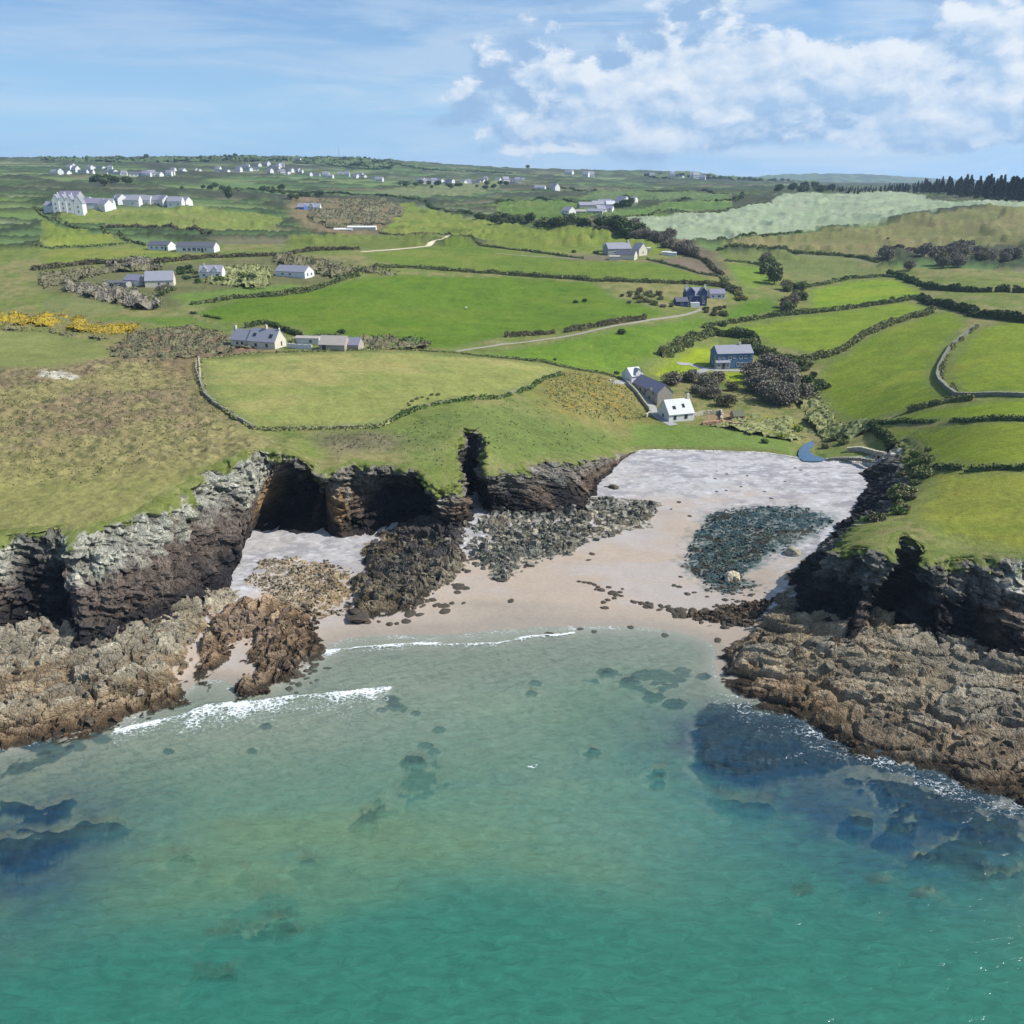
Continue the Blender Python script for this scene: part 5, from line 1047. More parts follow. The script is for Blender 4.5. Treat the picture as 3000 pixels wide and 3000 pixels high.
def frame_me(mat, key):
    if key in U_FR: return U_FR[key]
    V = []; F = []
    for b in ((-.5, .5, -.06, .04, -.06, .07), (-.5, .5, -.06, .04, .93, 1.0), (-.5, -.42, -.06, .04, .07, .93), (.42, .5, -.06, .04, .07, .93), (-.03, .03, -.06, .04, .07, .93)):
        v, f = box_vf(*b); o = len(V); V += v; F += [tuple(i+o for i in q) for q in f]
    U_FR[key] = mk_mesh('window', V, F, mat, smooth=False); return U_FR[key]
PANE = box_me('pane', M_GLASS, -.44, .44, -.025, .03, .03, .96); DOORM = box_me('door', M_DOOR, -.5, .5, -.05, .04, 0, 1); SKYM = box_me('skylight', M_GLASS, -.5, .5, -.5, .5, 0, .10)
SKYFR = None
def gable_wall(L, W, hw, hr, base=1.4):
    x, y = L/2, W/2
    V = [(-x,-y,-base),(x,-y,-base),(x,y,-base),(-x,y,-base),(-x,-y,hw),(x,-y,hw),(x,y,hw),(-x,y,hw),(-x,0,hw+hr-.04),(x,0,hw+hr-.04)]
    return V, [(0,1,5,4),(2,3,7,6),(1,2,6,9,5),(3,0,4,8,7)]
def gable_roof(L, W, hw, hr, ov=.25, t=.16):
    V = []; F = []; x = L/2+.12; sl = hr/(W/2)
    for s in (-1, 1):
        a = [(-x, s*(W/2+ov), hw-ov*sl), (x, s*(W/2+ov), hw-ov*sl), (x, s*.002, hw+hr), (-x, s*.002, hw+hr)]
        b = [(p[0], p[1], p[2]+t) for p in a]; o = len(V); V += a+b; F += [tuple(i+o for i in q) for q in ((0,3,2,1),(4,5,6,7),(0,1,5,4),(1,2,6,5),(2,3,7,6),(3,0,4,7))]
    return V, F
def house(label, px, py, L, W, hw, hr, rz, wall, roof, chim=(), wins=(), sky=(), doors=(), name='house', cat='house', frame=None, xy=None, group=None, gab=()):
    x, y = xy if xy else at(px, py); a = math.radians(rz); n = (math.sin(a), -math.cos(a))
    cx, cy = x-n[0]*W/2, y-n[1]*W/2; z = float(gz(x, y)[0])
    o = bpy.data.objects.new(name, None); COL.objects.link(o); o.location = (cx, cy, z); o.rotation_euler = (0, 0, a); o['label'] = label; o['category'] = cat
    if group: o['group'] = group
    wl = link('wall', mk_mesh('wall', *gable_wall(L, W, hw, hr), wall, smooth=False), o); rf = link('roof', mk_mesh('roof', *gable_roof(L, W, hw, hr), roof, smooth=False), o)
    for c in chim:
        cxp, hc, cw_ = c[0]*L, c[1], c[2] if len(c) > 2 else .8; cm = c[3] if len(c) > 3 else M_CREAM
        ch = link('chimney', box_me('chimney', cm, cxp-cw_/2, cxp+cw_/2, -.35, .35, hw+hr-.6, hw+hr+hc), o)
        v, f = tube([(cxp, 0, hw+hr+hc), (cxp, 0, hw+hr+hc+.4)], [.16, .13], 8); link('chimney_pot', mk_mesh('chimney_pot', v, f, M_POT), ch)
    fm = frame_me(frame or M_FRAME, (frame or M_FRAME).name)
    for wn_ in wins:
        f_, u, zz, ww, hh = wn_
        pos = {'f': ((u*L, -W/2-.01, zz), 0), 'b': ((u*L, W/2+.01, zz), math.pi), 'l': ((-L/2-.01, u*W, zz), -math.pi/2), 'r': ((L/2+.01, u*W, zz), math.pi/2)}[f_]
        q = link('window', fm, o, pos[0], pos[1]); q.scale = (ww, 1, hh); link('pane', PANE, q)
    for f_, u, ww, hh in doors:
        pos = {'f': ((u*L, -W/2-.01, .05), 0), 'r': ((L/2+.01, u*W, .05), math.pi/2)}[f_]; q = link('door', DOORM, o, pos[0], pos[1]); q.scale = (ww, 1, hh)
    sl = math.atan2(hr, W/2)
    for u, t, ww, hh in sky:
        yy = -W/2*(1-t); q = link('skylight', SKYM, o, (u*L, yy-.10*math.sin(sl), hw+hr*t+.17*math.cos(sl))); q.rotation_euler = (sl, 0, 0); q.scale = (ww, hh, 1)
    for u, gw, gh, gd, gmat, groof in gab:         # cross gable on the front roof slope
        V, F = gable_wall(gd, gw, gh-gw*.45, gw*.5, -.2); G_ = link('dormer_gable', mk_mesh('dormer_gable', V, F, gmat, smooth=False), o, (u*L, -W/2+gd/2-.25, hw-.3-0.0), -math.pi/2)
        link('gable_roof', mk_mesh('gable_roof', *gable_roof(gd, gw, gh-gw*.45, gw*.5, .12, .12), groof, smooth=False), G_)
    return o
# the white cottage by the beach and the range behind it
house('small white cottage with white roof standing at the back of the beach', 1996, 1234, 8.3, 7.0, 2.35, 3.5, 20, M_WHITE, M_SLATEP, chim=[(.44, 1.5, .8, M_CREAM)],
      wins=[('f', -.26, .75, .9, 1.15), ('f', .18, .75, 1.0, 1.25), ('l', .0, .9, .8, 1.0)], sky=[(-.22, .42, .95, 1.1), (.16, .50, .75, 1.3)], frame=M_DFRAME, name='cottage', cat='cottage')
xa, ya = at(1925, 1188); xb, yb = at(1856, 1128); ang = math.degrees(math.atan2(yb-ya, xb-xa)); Lb = math.hypot(xb-xa, yb-ya)
house('long slate-roofed barn range running back from the white cottage', 0, 0, Lb, 5.2, 2.5, 2.3, ang-180, M_STONEW, M_PURP, xy=((xa+xb)/2, (ya+yb)/2), wins=[('f', .2, .8, .8, .9), ('f', -.2, .8, .8, .9)], doors=[('f', .0, 1.0, 1.9)], name='barn', cat='barn', frame=M_DFRAME)
house('small stone lean-to with mossy roof between barn and white cottage', 1930, 1178, 4.2, 4.2, 2.4, 1.6, 30, M_STONEW, M_MOSS, name='outbuilding', cat='shed', wins=[('l', 0, .8, .7, .8)], frame=M_DFRAME)
house('pale gabled house at the far end of the barn range', 1866, 1128, 4.4, 5.5, 3.0, 2.2, 28, M_WHITE, M_SLATEP, name='house', wins=[('l', -.2, .9, .9, 1.0), ('f', -.2, .8, .8, 1.1), ('f', .25, .8, .7, 1.1), ('r', 0, 1.0, .8, 1)], doors=[], gab=[(0.1, 2.4, 2.4, 2.2, M_WHITE, M_SLATE)])
# dark blue house
house('large dark blue two-storey house with grey slate roof on a lawn', 2151, 1080, 13.2, 7.0, 5.4, 2.3, 8, M_NAVY, M_SLATE, chim=[(.20, 1.0, .8, M_CREAM)],
      wins=[('f', -.43, 3.6, .8, .9), ('f', -.33, 3.6, .8, .9), ('f', -.14, 3.2, 1.1, 1.3), ('f', -.02, 3.6, .9, 1.0), ('f', .16, 3.4, 1.2, 1.2), ('f', .29, 3.5, .9, 1.1), ('f', .45, 3.6, .8, .9), ('f', -.43, 2.5, .8, .8),
            ('f', .10, .9, 1.2, 1.2), ('f', .22, .8, 1.2, 1.3), ('f', .33, .8, 1.2, 1.3), ('f', .44, .9, 1.0, 1.2), ('l', -.2, 3.3, 1.0, 1.1), ('l', .1, .8, 1.0, 1.3)])
pr = bpy.data.objects['house.001'] if 'house.001' in bpy.data.objects else None
hx, hy = at(2122, 1084); house('pale rendered arched porch on the front of the dark blue house', 2117, 1082, 5.2, 2.0, 2.5, .9, 8, M_GREYW, M_SLATE, name='porch', cat='porch', doors=[('f', .05, .9, 2.0)], wins=[('f', -.3, .8, 1.0, 1.0), ('f', .36, .8, .9, 1.0)])
# twin gabled indigo house
house('indigo house with twin front gables and tall white chimneys', 2040, 895, 9.4, 7.0, 4.4, 3.2, 4, M_INDIGO, M_SLATE, chim=[(-.47, 1.3, .9, M_WHITE), (.47, 1.3, .9, M_WHITE)], gab=[(-.30, 3.6, 3.6, 3.4, M_INDIGO, M_SLATE), (.30, 3.6, 3.6, 3.4, M_INDIGO, M_SLATE)],
      wins=[('f', -.3, 2.9, 1.0, 1.2), ('f', .3, 2.9, 1.0, 1.2), ('f', -.35, .8, 1.1, 1.3), ('f', .35, .8, 1.1, 1.3), ('f', 0, .8, 1.0, 1.3), ('r', .1, .9, 1, 1.2)])
house('low grey-roofed wing left of the indigo house', 1998, 898, 5.5, 5.0, 2.2, 1.6, 4, M_INDIGO, M_SLATED, name='outbuilding', cat='outbuilding', wins=[('f', 0, .7, 1.2, 1.0)])
house('grey-roofed outbuilding right of the indigo house', 2102, 876, 7.2, 5.5, 2.4, 1.8, 2, M_WHITE, M_PURP, name='outbuilding', cat='outbuilding', wins=[('f', -.3, .7, 1, 1), ('f', .1, .7, 1.5, 1), ('f', .38, .7, .8, 1)])
link('conservatory', box_me('conservatory', M_FRAME, -2.0, 2.0, -1, 1, -.5, 2.0), loc=(*at(2035, 899), float(gz(*at(2035, 899))[0])), rz=.05, label='small white conservatory on the front of the indigo house', category='conservatory')
# long cottage on the left
xc, yc = at(764, 1021)
house('long cream cottage with grey slate roof and two skylights on the left', 766, 1021, 10.2, 6.6, 2.5, 3.5, -19, M_CREAM, M_SLATE, chim=[(.02, 1.3, .75, M_CREAM), (.49, .5, .3, M_CREAM)], sky=[(-.30, .48, 1.1, 1.2), (.30, .42, 1.2, 1.4)],
      wins=[('r', .08, .9, .65, 1.3), ('f', .2, .8, .9, 1.0), ('f', -.2, .8, .9, 1.0)], frame=M_DFRAME, name='cottage', cat='cottage')
a_ = math.radians(-19); xe, ye = xc-8.3*math.cos(a_), yc-8.3*math.sin(a_)+.6
house('lower slate-roofed wing on the left end of the long cream cottage', 0, 0, 6.2, 5.4, 2.2, 2.9, -19, M_CREAM, M_SLATE, xy=(xe, ye), chim=[(-.44, 1.2, .75, M_CREAM)], wins=[('f', -.1, .7, .8, .9), ('f', .2, .7, .8, .9)], frame=M_DFRAME, name='cottage_wing', cat='cottage')
house('low white shed behind the yard wall right of the long cottage', 900, 1008, 8, 3.6, 1.9, .5, -6, M_WHITE, M_LICH, name='shed', cat='shed', wins=[('f', .15, .6, .8, .7)], frame=M_DFRAME)
house('old barn with pale lichened roof and black open gable', 972, 1028, 8.6, 6.0, 1.9, 2.3, -10, M_STONEW, M_LICH, name='barn', cat='barn', doors=[('f', -.3, 1.2, 1.6)])
house('dark end bay of the old lichened barn', 1030, 1026, 4.6, 5.4, 1.7, 1.9, -10, M_STONEW, M_PURP, name='barn', cat='barn')
# houses behind on the left
house('smaller bungalow with dark front and white gable', 463, 733, 13, 7, 2.6, 2.0, -16, M_WHITE, M_SLATED, wins=[('f', -.3, .8, 1.5, 1.2), ('f', -.05, .8, 1.5, 1.2), ('f', .22, .8, 1.8, 1.2)], doors=[('f', .38, 1, 2)], name='bungalow', cat='bungalow')
house('long bungalow with dark roof and white wall panels', 572, 739, 21, 8, 2.8, 2.2, -4, M_WHITE, M_SLATED, wins=[('f', -.28, .6, 2.0, 1.6), ('f', -.15, .6, 1.8, 1.6), ('f', -.02, .6, 2.2, 1.8), ('f', .1, .6, 1.8, 1.6), ('f', .28, .7, 1.0, 1.4)], doors=[('f', .19, 1.2, 2.1)], name='bungalow', cat='bungalow')
house('house with broad grey slate roof and navy left gable behind the brown thicket', 468, 842, 11.5, 9.5, 2.8, 3.4, 14, M_CREAM, M_SLATE, wins=[('f', .3, .9, 1.4, 1.2), ('f', .0, .9, 1.2, 1.2), ('l', 0, 1, 1.2, 1.2)])
house('low white house with dark roof left of the broad slate roof', 385, 836, 8, 6, 2.3, 2.0, -20, M_WHITE, M_PURP, wins=[('r', 0, .8, 1, 1), ('f', 0, .8, 1.6, 1.0)])
house('flat dark outbuilding with pale front at the left of the houses', 340, 842, 9, 5, 2.0, .5, -4, M_GREYW, M_SLATED, name='outbuilding', cat='outbuilding', wins=[('f', -.2, .5, 2, 1), ('f', .2, .5, 2, 1)])
house('white house with dormers among dark bushes', 618, 815, 10, 7, 2.7, 2.6, 4, M_WHITE, M_SLATE, chim=[(-.35, .8, .7, M_CREAM)], gab=[(-.25, 2.4, 2.4, 3, M_WHITE, M_SLATE), (.2, 2.4, 2.4, 3, M_WHITE, M_SLATE)], wins=[('f', -.3, .8, 1.2, 1.1), ('f', .3, .8, 1.6, 1.1)])
house('long low bungalow with grey roof and white right gable', 850, 812, 16, 7.5, 2.5, 2.4, -22, M_WHITE, M_SLATE, wins=[('r', -.2, .6, 1.2, 1.4), ('r', .2, .6, 1.2, 1.4), ('f', 0, .8, 1.4, 1.1), ('f', -.25, .8, 1.4, 1.1)], name='bungalow', cat='bungalow')
# stone farm
house('stone farmhouse with grey slate roof in the middle distance', 1815, 748, 14, 8, 3.6, 3.0, 14, M_GREYW, M_SLATE, chim=[(.46, 1.6, .9, M_CREAM)], wins=[('l', 0, 1.2, 1.2, 1.2), ('f', -.2, 1.0, 1.1, 1.2), ('f', .2, 1.0, 1.1, 1.2)])
house('white gabled shed at the left end of the stone farm', 1786, 738, 5, 5, 2.8, 1.8, 18, M_WHITE, M_SLATE, name='shed', cat='shed')
house('front range of the stone farm with white gable ends', 1830, 760, 11, 6, 2.6, 2.2, -24, M_CREAM, M_SLATED, name='barn', cat='barn', wins=[('r', 0, .8, .9, 1)])
house('cream gable cottage at the right of the stone farm', 1860, 748, 6, 7, 3.2, 3.4, -50, M_CREAM, M_SLATE, name='cottage', cat='cottage', wins=[('r', 0, 1, 1, 1.2)])
house('small white caravan-like shed right of the stone farm', 1885, 738, 8, 3, 2.0, .5, -4, M_WHITE, M_SLATEP, name='shed', cat='shed')
house('low cream hut in front of the stone farm', 1800, 762, 6, 3.4, 1.8, .6, -4, M_CREAM, M_LICH, name='shed', cat='shed')
for px, py in ((1952,748),(1968,750)): house('small white caravan on the brown plot right of the farm', px, py, 5, 2.4, 1.8, .3, -12, M_WHITE, M_WHITE, name='caravan', cat='caravan', group='caravans on the brown plot')
# hillside farm cluster
for px, py, L, W, hw, hr, rz, wm, rm, lab in [(1655,636,9,9,2.6,3.2,-45,M_WHITE,M_SLATE,'white gabled house at the left tip of the hillside farms'),(1690,628,16,8,2.4,1.6,-6,M_GREYW,M_LICH,'long low shed with mossy roof left in the hillside farms'),
    (1722,618,16,9,3,2.6,14,M_GREYW,M_SLATE,'slate-roofed barn at the upper left of the hillside farms'),(1755,612,12,9,3.6,3,24,M_WHITE,M_SLATE,'white gabled house in the centre of the hillside farms'),(1742,632,13,8,2.6,2,-10,M_GREYW,M_SLATE,'low barn along the front of the hillside farms'),
    (1775,608,15,9,4.4,3,10,M_INDIGO,M_PURP,'dark-walled farmhouse in the hillside farms'),(1765,628,9,7,2.6,2.2,30,M_WHITE,M_SLATE,'small white annex below the dark-walled farmhouse'),(1790,612,9,7,4.2,3,10,M_WHITE,M_SLATEP,'pale tall house near the top of the hillside farms'),
    (1812,610,12,10,5.2,4.2,-48,M_WHITE,M_SLATE,'large white gabled farmhouse at the right of the hillside farms'),(1780,626,8,7,2.6,2.2,-20,M_WHITE,M_PURP,'white lean-to beside the lowest hillside farm barn'),(1850,604,7,6,2.4,2,-40,M_WHITE,M_SLATE,'little white house standing apart right of the hillside farms')]:
    house(lab, px, py, L, W, hw, hr, rz, wm, rm, wins=[('f', -.25, 1, 1.2, 1.4), ('f', .2, 1, 1.2, 1.4)])
house('white house with bright blue left end in the far fields', 905, 618, 20, 9, 3.0, 3.4, 2, M_WHITE, M_SLATE, gab=[(-.2, 3.6, 3.6, 4, M_WHITE, M_SLATE), (.12, 3.6, 3.6, 4, M_WHITE, M_SLATE)], wins=[('f', -.4, .8, 1.4, 1.4), ('f', .35, .8, 1.8, 1.4)])
house('bright blue annex on the far white house', 880, 620, 7, 7, 2.8, 2.2, -10, M_BLUEP, M_SLATE, name='outbuilding', cat='outbuilding')
for px, py, L, lab in ((1005,683,13,'left one of two long low cream sheds under the brown scrub'),(1060,684,20,'right and longer one of two low cream sheds under the brown scrub')):
    house(lab, px, py, L, 6, 2.4, .8, 0, M_CREAM, M_WHITE, name='shed', cat='shed')
house('left of two white houses on the far middle hillside', 1580, 559, 16, 10, 4.4, 3, -14, M_WHITE, M_SLATE); house('right gabled one of two white houses on the far middle hillside', 1617, 560, 13, 10, 4.4, 5, -48, M_WHITE, M_SLATE)
# terrace at the left edge
for k, px in enumerate((165, 186, 205, 226)):
    house(['first','second','third','fourth and tallest'][k]+' tall white gable of the terrace at the left edge', px, 629, 10, 4.7 if k < 3 else 6.2, 8.0, 4.0 if k < 3 else 6, -82, M_WHITE, M_SLATE, chim=[(-.3, 1.6, 1.0, M_WHITE)], wins=[('r', 0, 1.2, 1.3, 1.8), ('r', 0, 4.4, 1.3, 1.8)], name='terrace_house', cat='house')
house('dark-roofed hall behind the terrace at the left edge', 205, 616, 17, 9, 7.5, 4, -6, M_GREYW, M_PURP, name='hall', cat='building'); house('white house cut by the left edge beside the terrace', 146, 628, 9, 8, 5, 3, -10, M_WHITE, M_SLATE)
for px, py, L, rz, lab in [(246,612,8,-40,'narrow white house right of the terrace'),(268,622,18,6,'slate-roofed house with white gable right of the terrace'),(297,624,10,-30,'white gabled cottage beside the slate-roofed house'),(310,618,12,10,'grey-roofed cottage at the end of the terrace row'),(338,606,12,-44,'steep white gable in the middle of the left row'),
    (352,604,10,-20,'white house with steep grey roof in the left row'),(364,600,10,-30,'tall white house at the top of the left row'),(372,608,20,2,'long white cottage in front of the left row'),(404,600,14,14,'slate-roofed house with white front towards the right of the left row'),(418,606,13,4,'white cottage right of the slate-roofed house in the left row'),
    (446,606,12,-10,'white double-fronted cottage near the right end of the left row'),(462,600,10,-30,'white gable above the right end of the left row'),(470,608,9,-40,'last white gable at the right end of the left row'),(512,611,12,2,'low white bungalow just right of the left row'),(534,606,8,-20,'tiny cream cottage right of the low white bungalow')]:
    house(lab, px, py, L, 9, 4.2, 3.6, rz, M_WHITE, M_SLATE if L != 18 else M_PURP, wins=[('f', -.25, 1, 1.3, 1.5), ('f', .25, 1, 1.3, 1.5)])
# far village: small things, one mesh each
def far_me(L, W, hw, hr, mr):
    V, F = gable_wall(L, W, hw, hr, 1.0); v, f = gable_roof(L, W, hw, hr, .3, .2); n = len(V); mi = [0]*len(F)+[1]*len(f); V = V+v; F = F+[tuple(i+n for i in q) for q in f]
    for u in (-.28, .0, .28):
        v, f = box_vf(u*L-.7, u*L+.7, -W/2-.05, -W/2+.02, .9, 2.3); n = len(V); V += v; F += [tuple(i+n for i in q) for q in f]; mi += [2]*6
    return mk_mesh('house', V, F, None, smooth=False, mats=[M_WHITE, mr, M_GLASS], mi=mi)
FAR = [far_me(13, 8, 4.2, 3.2, M_SLATE), far_me(9, 8, 5.2, 3.6, M_PURP), far_me(18, 8, 3.2, 2.8, M_SLATED), far_me(11, 9, 4.6, 4.4, M_SLATE)]
def far_house(px, py, lab, grp, s=1.0):
    x, y = at(px, py+2); o = link('house', random.choice(FAR), loc=(x, y, float(gz(x, y)[0])), rz=math.radians(random.uniform(-50, 25)), label=lab, category='house', group=grp); s *= random.uniform(.8, 1.25); o.scale = (s, s, s)
A1 = [(100,305),(140,305),(60,300),(180,280),(230,285),(205,262),(290,305),(345,285),(335,305),(360,265),(430,262),(480,275),(510,280),(450,300),(530,295),(570,305),(620,310),(715,317),(790,320),(815,322),(840,320),(900,322),(960,316),(985,320),(1005,318),(1020,296),(1090,292),(1200,282),(1225,284),(1380,275),(1430,290),(1530,282),(1550,280),(1585,250),(1620,256),(1625,276),(1665,276),(1700,250),(1780,250),(1815,256),(1870,250),(1895,250),(1800,295),(1900,300),(1930,296)]
for x_, y_ in A1: far_house(140+x_/2.76, 400+y_/2.76, 'small white house in the far village on the left hillside', 'houses of the far left village', .85)
A2_ = [(0,260),(50,255),(25,262),(90,300),(70,298),(150,295),(170,292),(205,295),(230,300),(300,315),(345,315),(430,324),(465,330),(545,306),(600,320),(670,335),(710,335),(730,338),(820,345),(860,358),(200,200)]
for x_, y_ in A2_: far_house(800+x_/2.76, 400+y_/2.76, 'small white house at the right end of the far village, below the skyline mast', 'houses at the right end of the far village', .85)
A3_ = [(1200,370),(1225,375),(1260,374),(1300,378),(1350,380),(1400,382),(1430,388),(1495,382),(1540,380),(1580,378),(1640,380),(1680,380),(1720,376),(1820,366),(1880,380),(1925,374),(1975,380),(2020,360)]
for x_, y_ in A3_: far_house(800+x_/2.76, 400+y_/2.76, 'tiny white house in the thin row on the mid hillside', 'houses in the thin mid-hill row', .9)
A4_ = [(600,306),(735,326),(770,326),(1270,332),(1430,341),(1495,341),(1605,350),(1620,352),(1650,347),(1680,355)]
for x_, y_ in A4_: far_house(1450+x_/2.76, 400+y_/2.76, 'tiny white house below the right half of the skyline', 'houses below the right skyline', 1.3)
# radio mast
v, f = tube([(0, 0, -1), (0, 0, 20), (0, 0, 36)], [.7, .5, .25], 6); x, y = at(994, 470); link('radio_mast', mk_mesh('radio_mast', v, f, M_GREYW), loc=(x, y, float(gz(x, y)[0])), label='thin radio mast on the left skyline', category='mast')
for px, py, h in ((1015,1020,0),):
    pass
# ------------------------------------------------------------------ lanes, drives, walls
def ribbon(pts, width, mat, name, lift=.06, fn=at):
    P = path_w(pts, 1.5, fn); n = len(P); tg_ = np.gradient(P, axis=0); tg_ /= np.hypot(*tg_.T)[:, None]; nx = np.stack([-tg_[:, 1], tg_[:, 0]], 1)
    wv_ = width*(.85+.3*fbm(np.arange(n)*.3, np.zeros(n), 2, 4)); R_ = [P+nx*(wv_*k)[:, None] for k in (-.5, -.17, .17, .5)]
    V = np.concatenate([np.column_stack([r, gz(r[:, 0], r[:, 1])+lift+(0 if 0 < i < 3 else -.03)]) for i, r in enumerate(R_)])
    link(name, mk_mesh(name, V, grid_faces(4, n), mat, smooth=True), kind='structure')
ribbon([(1335,1030),(1400,1020),(1483,1008),(1599,995),(1700,978),(1776,960),(1850,948),(1900,938),(1960,930),(2010,922),(2060,905)], 1.9, M_LANE, 'lane', .12)
ribbon([(1057,738),(1150,732),(1249,722),(1300,713),(1343,703)], 3.0, M_TRACK, 'track', .15)
ribbon([(800,682),(850,682),(900,686)], 3.0, M_TRACK, 'track', .15)
ribbon([(1450,742),(1540,750),(1640,755),(1711,760)], 1.6, M_LANE, 'track', .12)
ribbon([(1790,1118),(1835,1120),(1860,1140),(1890,1170),(1912,1200),(1930,1222),(1975,1246)], 3.2, M_GRAVEL, 'lane', .10)
ribbon([(2240,1082),(2200,1086),(2100,1085),(2060,1078),(2020,1066),(1984,1064)], 2.6, M_GRAVEL, 'driveway', .10)
ribbon([(2088,1078),(2062,1085),(2036,1096)], 3.0, M_GRAVEL, 'driveway', .14)
ribbon([(2215,1074),(2240,1076),(2262,1078)], 4.0, M_GRAVEL, 'yard', .12)
def stone_me():
    L = []
    for k in range(4):
        r = np.random.default_rng(300+k); V, F = box_vf(-.5, .5, -.5, .5, -.5, .5); V = np.array(V)+r.uniform(-.12, .12, (8, 3)); L.append((V, F))
    return L
STN = stone_me()
def wall(pts, h, w_, mat, label, name='dry_stone_wall', fn=at, cat='wall', zf=gz, step=.55, gap=0):
    P = path_w(pts, step, fn); V = []; F = []; tg_ = np.gradient(P, axis=0); an = np.arctan2(tg_[:, 1], tg_[:, 0]); z = zf(P[:, 0], P[:, 1])
    for i in range(len(P)):
        nlay = max(1, int(round(h/.38)))
        for l in range(nlay):
            if l and random.random() < gap: continue
            v, f = STN[(i+l) % 4]; sx, sy, s2 = step*random.uniform(.85, 1.2), w_*random.uniform(.8, 1.15), .42*random.uniform(.9, 1.2)
            c, s = math.cos(an[i]), math.sin(an[i]); q = v*np.array([sx, sy, s2]); q = np.column_stack([q[:, 0]*c-q[:, 1]*s+P[i, 0]+random.uniform(-.06, .06), q[:, 0]*s+q[:, 1]*c+P[i, 1], q[:, 2]+z[i]+.15+l*.38]); o = len(V); V += q.tolist(); F += [tuple(k+o for k in a) for a in f]
    link(name, mk_mesh(name, V, np.array(F), mat, smooth=False), label=label, category=cat)
wall([(2860,958),(2800,1005),(2784,1018),(2765,1050),(2749,1081),(2745,1105),(2753,1120),(2775,1142),(2800,1160),(2849,1162),(3000,1163)], 1.1, 1.0, M_SCRST, 'curved grey stone wall snaking through the right fields')
wall([(583,1053),(586,1085),(588,1115)], .8, .4, M_PALEST, 'short pale wall at the left corner of the front field')
wall([(588,1115),(600,1157),(630,1185),(662,1206),(700,1230),(745,1256)], .6, .7, M_SCRST, 'low stone wall down the left side of the front field', gap=.0)
wall([(745,1256),(800,1260),(966,1252),(1110,1248),(1145,1232),(1173,1215),(1230,1195),(1297,1177),(1380,1170),(1462,1165),(1545,1136),(1599,1107),(1640,1093)], .38, .8, M_SCRST, 'rough stone bank along the seaward edge of the front field', gap=.0, name='stone_bank')
wall([(1838,1126),(1862,1150),(1884,1180),(1902,1204),(1906,1214),(1893,1222)], 1.0, .5, M_PALEST, 'pale roadside wall leading down to the white cottage')
wall([(843,1018),(870,1022),(912,1024)], 1.4, .4, M_WHITE, 'whitewashed yard wall right of the long cream cottage', name='yard_wall')
wall([(2484,1322),(2520,1320),(2560,1326),(2592,1332)], 1.1, 1.0, M_PALEST, 'upper pale stone wall at the corner of the beach', name='sea_wall')
wall([(2422,1344),(2470,1342),(2520,1344),(2556,1350)], .9, 1.0, M_SCRST, 'lower grey stone wall beside the stream pool', name='sea_wall')
wall([(2030,1222),(2060,1214),(2112,1210),(2116,1222),(2112,1236)], 1.3, .6, M_PALEST, 'broken garden wall right of the white cottage', name='garden_wall', gap=.15)
wall([(2060,1244),(2100,1240),(2112,1236),(2150,1246),(2172,1246)], .8, .9, M_TERRA, 'reddish retaining wall below the broken garden wall', name='garden_wall', gap=.15)
wall([(1040,915),(1100,905),(1200,895)], .1, .1, M_SCRST, 'thin line of stones in the big green field', name='stone_row') if False else None
xh, yh = at(2165, 1232); house('small brown thatched hut on the reddish garden plot', 2165, 1232, 3.4, 2.8, 1.3, 1.2, 10, M_TERRA, M_MOSS, name='hut', cat='hut')
# wooden fence on the heath side of the front field
fp = path_w([(576,1062),(574,1085),(582,1110),(590,1135)], 2.0); fo = bpy.data.objects.new('fence', None); COL.objects.link(fo); fo.location = (float(fp[0, 0]), float(fp[0, 1]), float(gz(*fp[0])[0])); fo['label'] = 'weathered wooden fence at the heath side of the front field'; fo['category'] = 'fence'
pm = box_me('post', M_WOOD, -.08, .08, -.08, .08, -.4, 1.25)
for i, q in enumerate(fp):
    zz = float(gz(*q)[0]); link('post', pm, fo, (float(q[0]-fp[0, 0]), float(q[1]-fp[0, 1]), zz-fo.location[2]))
    if i:
        p0 = Vector((float(fp[i-1, 0]), float(fp[i-1, 1]), float(gz(*fp[i-1])[0]))); p1 = Vector((float(q[0]), float(q[1]), zz)); d = p1-p0
        for hz_ in (.5, 1.0):
            rl = link('rail', box_me('rail', M_WOOD, 0, d.length, -.04, .04, -.06, .06), fo, p0-Vector(fo.location)+Vector((0, 0, hz_))); rl.rotation_euler = d.to_track_quat('X', 'Z').to_euler()
# stream pool
m, g, b, o = pbsdf('pool_water'); b.inputs['Base Color'].default_value = (.022, .070, .135, 1); b.inputs['Roughness'].default_value = .06; bn = g.n('ShaderNodeBump', i={'Strength': .2, 'Distance': .1, 'Height': g.noise(g.n('ShaderNodeNewGeometry').outputs['Position'], 1.2, 4)}); g.nt.links.new(bn.outputs[0], b.inputs['Normal'])
pp = px_poly([(2352,1350),(2342,1342),(2338,1330),(2341,1318),(2352,1305),(2364,1297),(2378,1292),(2388,1297),(2384,1306),(2372,1316),(2374,1326),(2388,1334),(2408,1340),(2424,1348),(2400,1352),(2370,1352)], 2.75)
link('stream_pool', mk_mesh('stream_pool', [(x, y, 2.75) for x, y in pp], [tuple(range(len(pp)))], m, smooth=False), kind='structure')
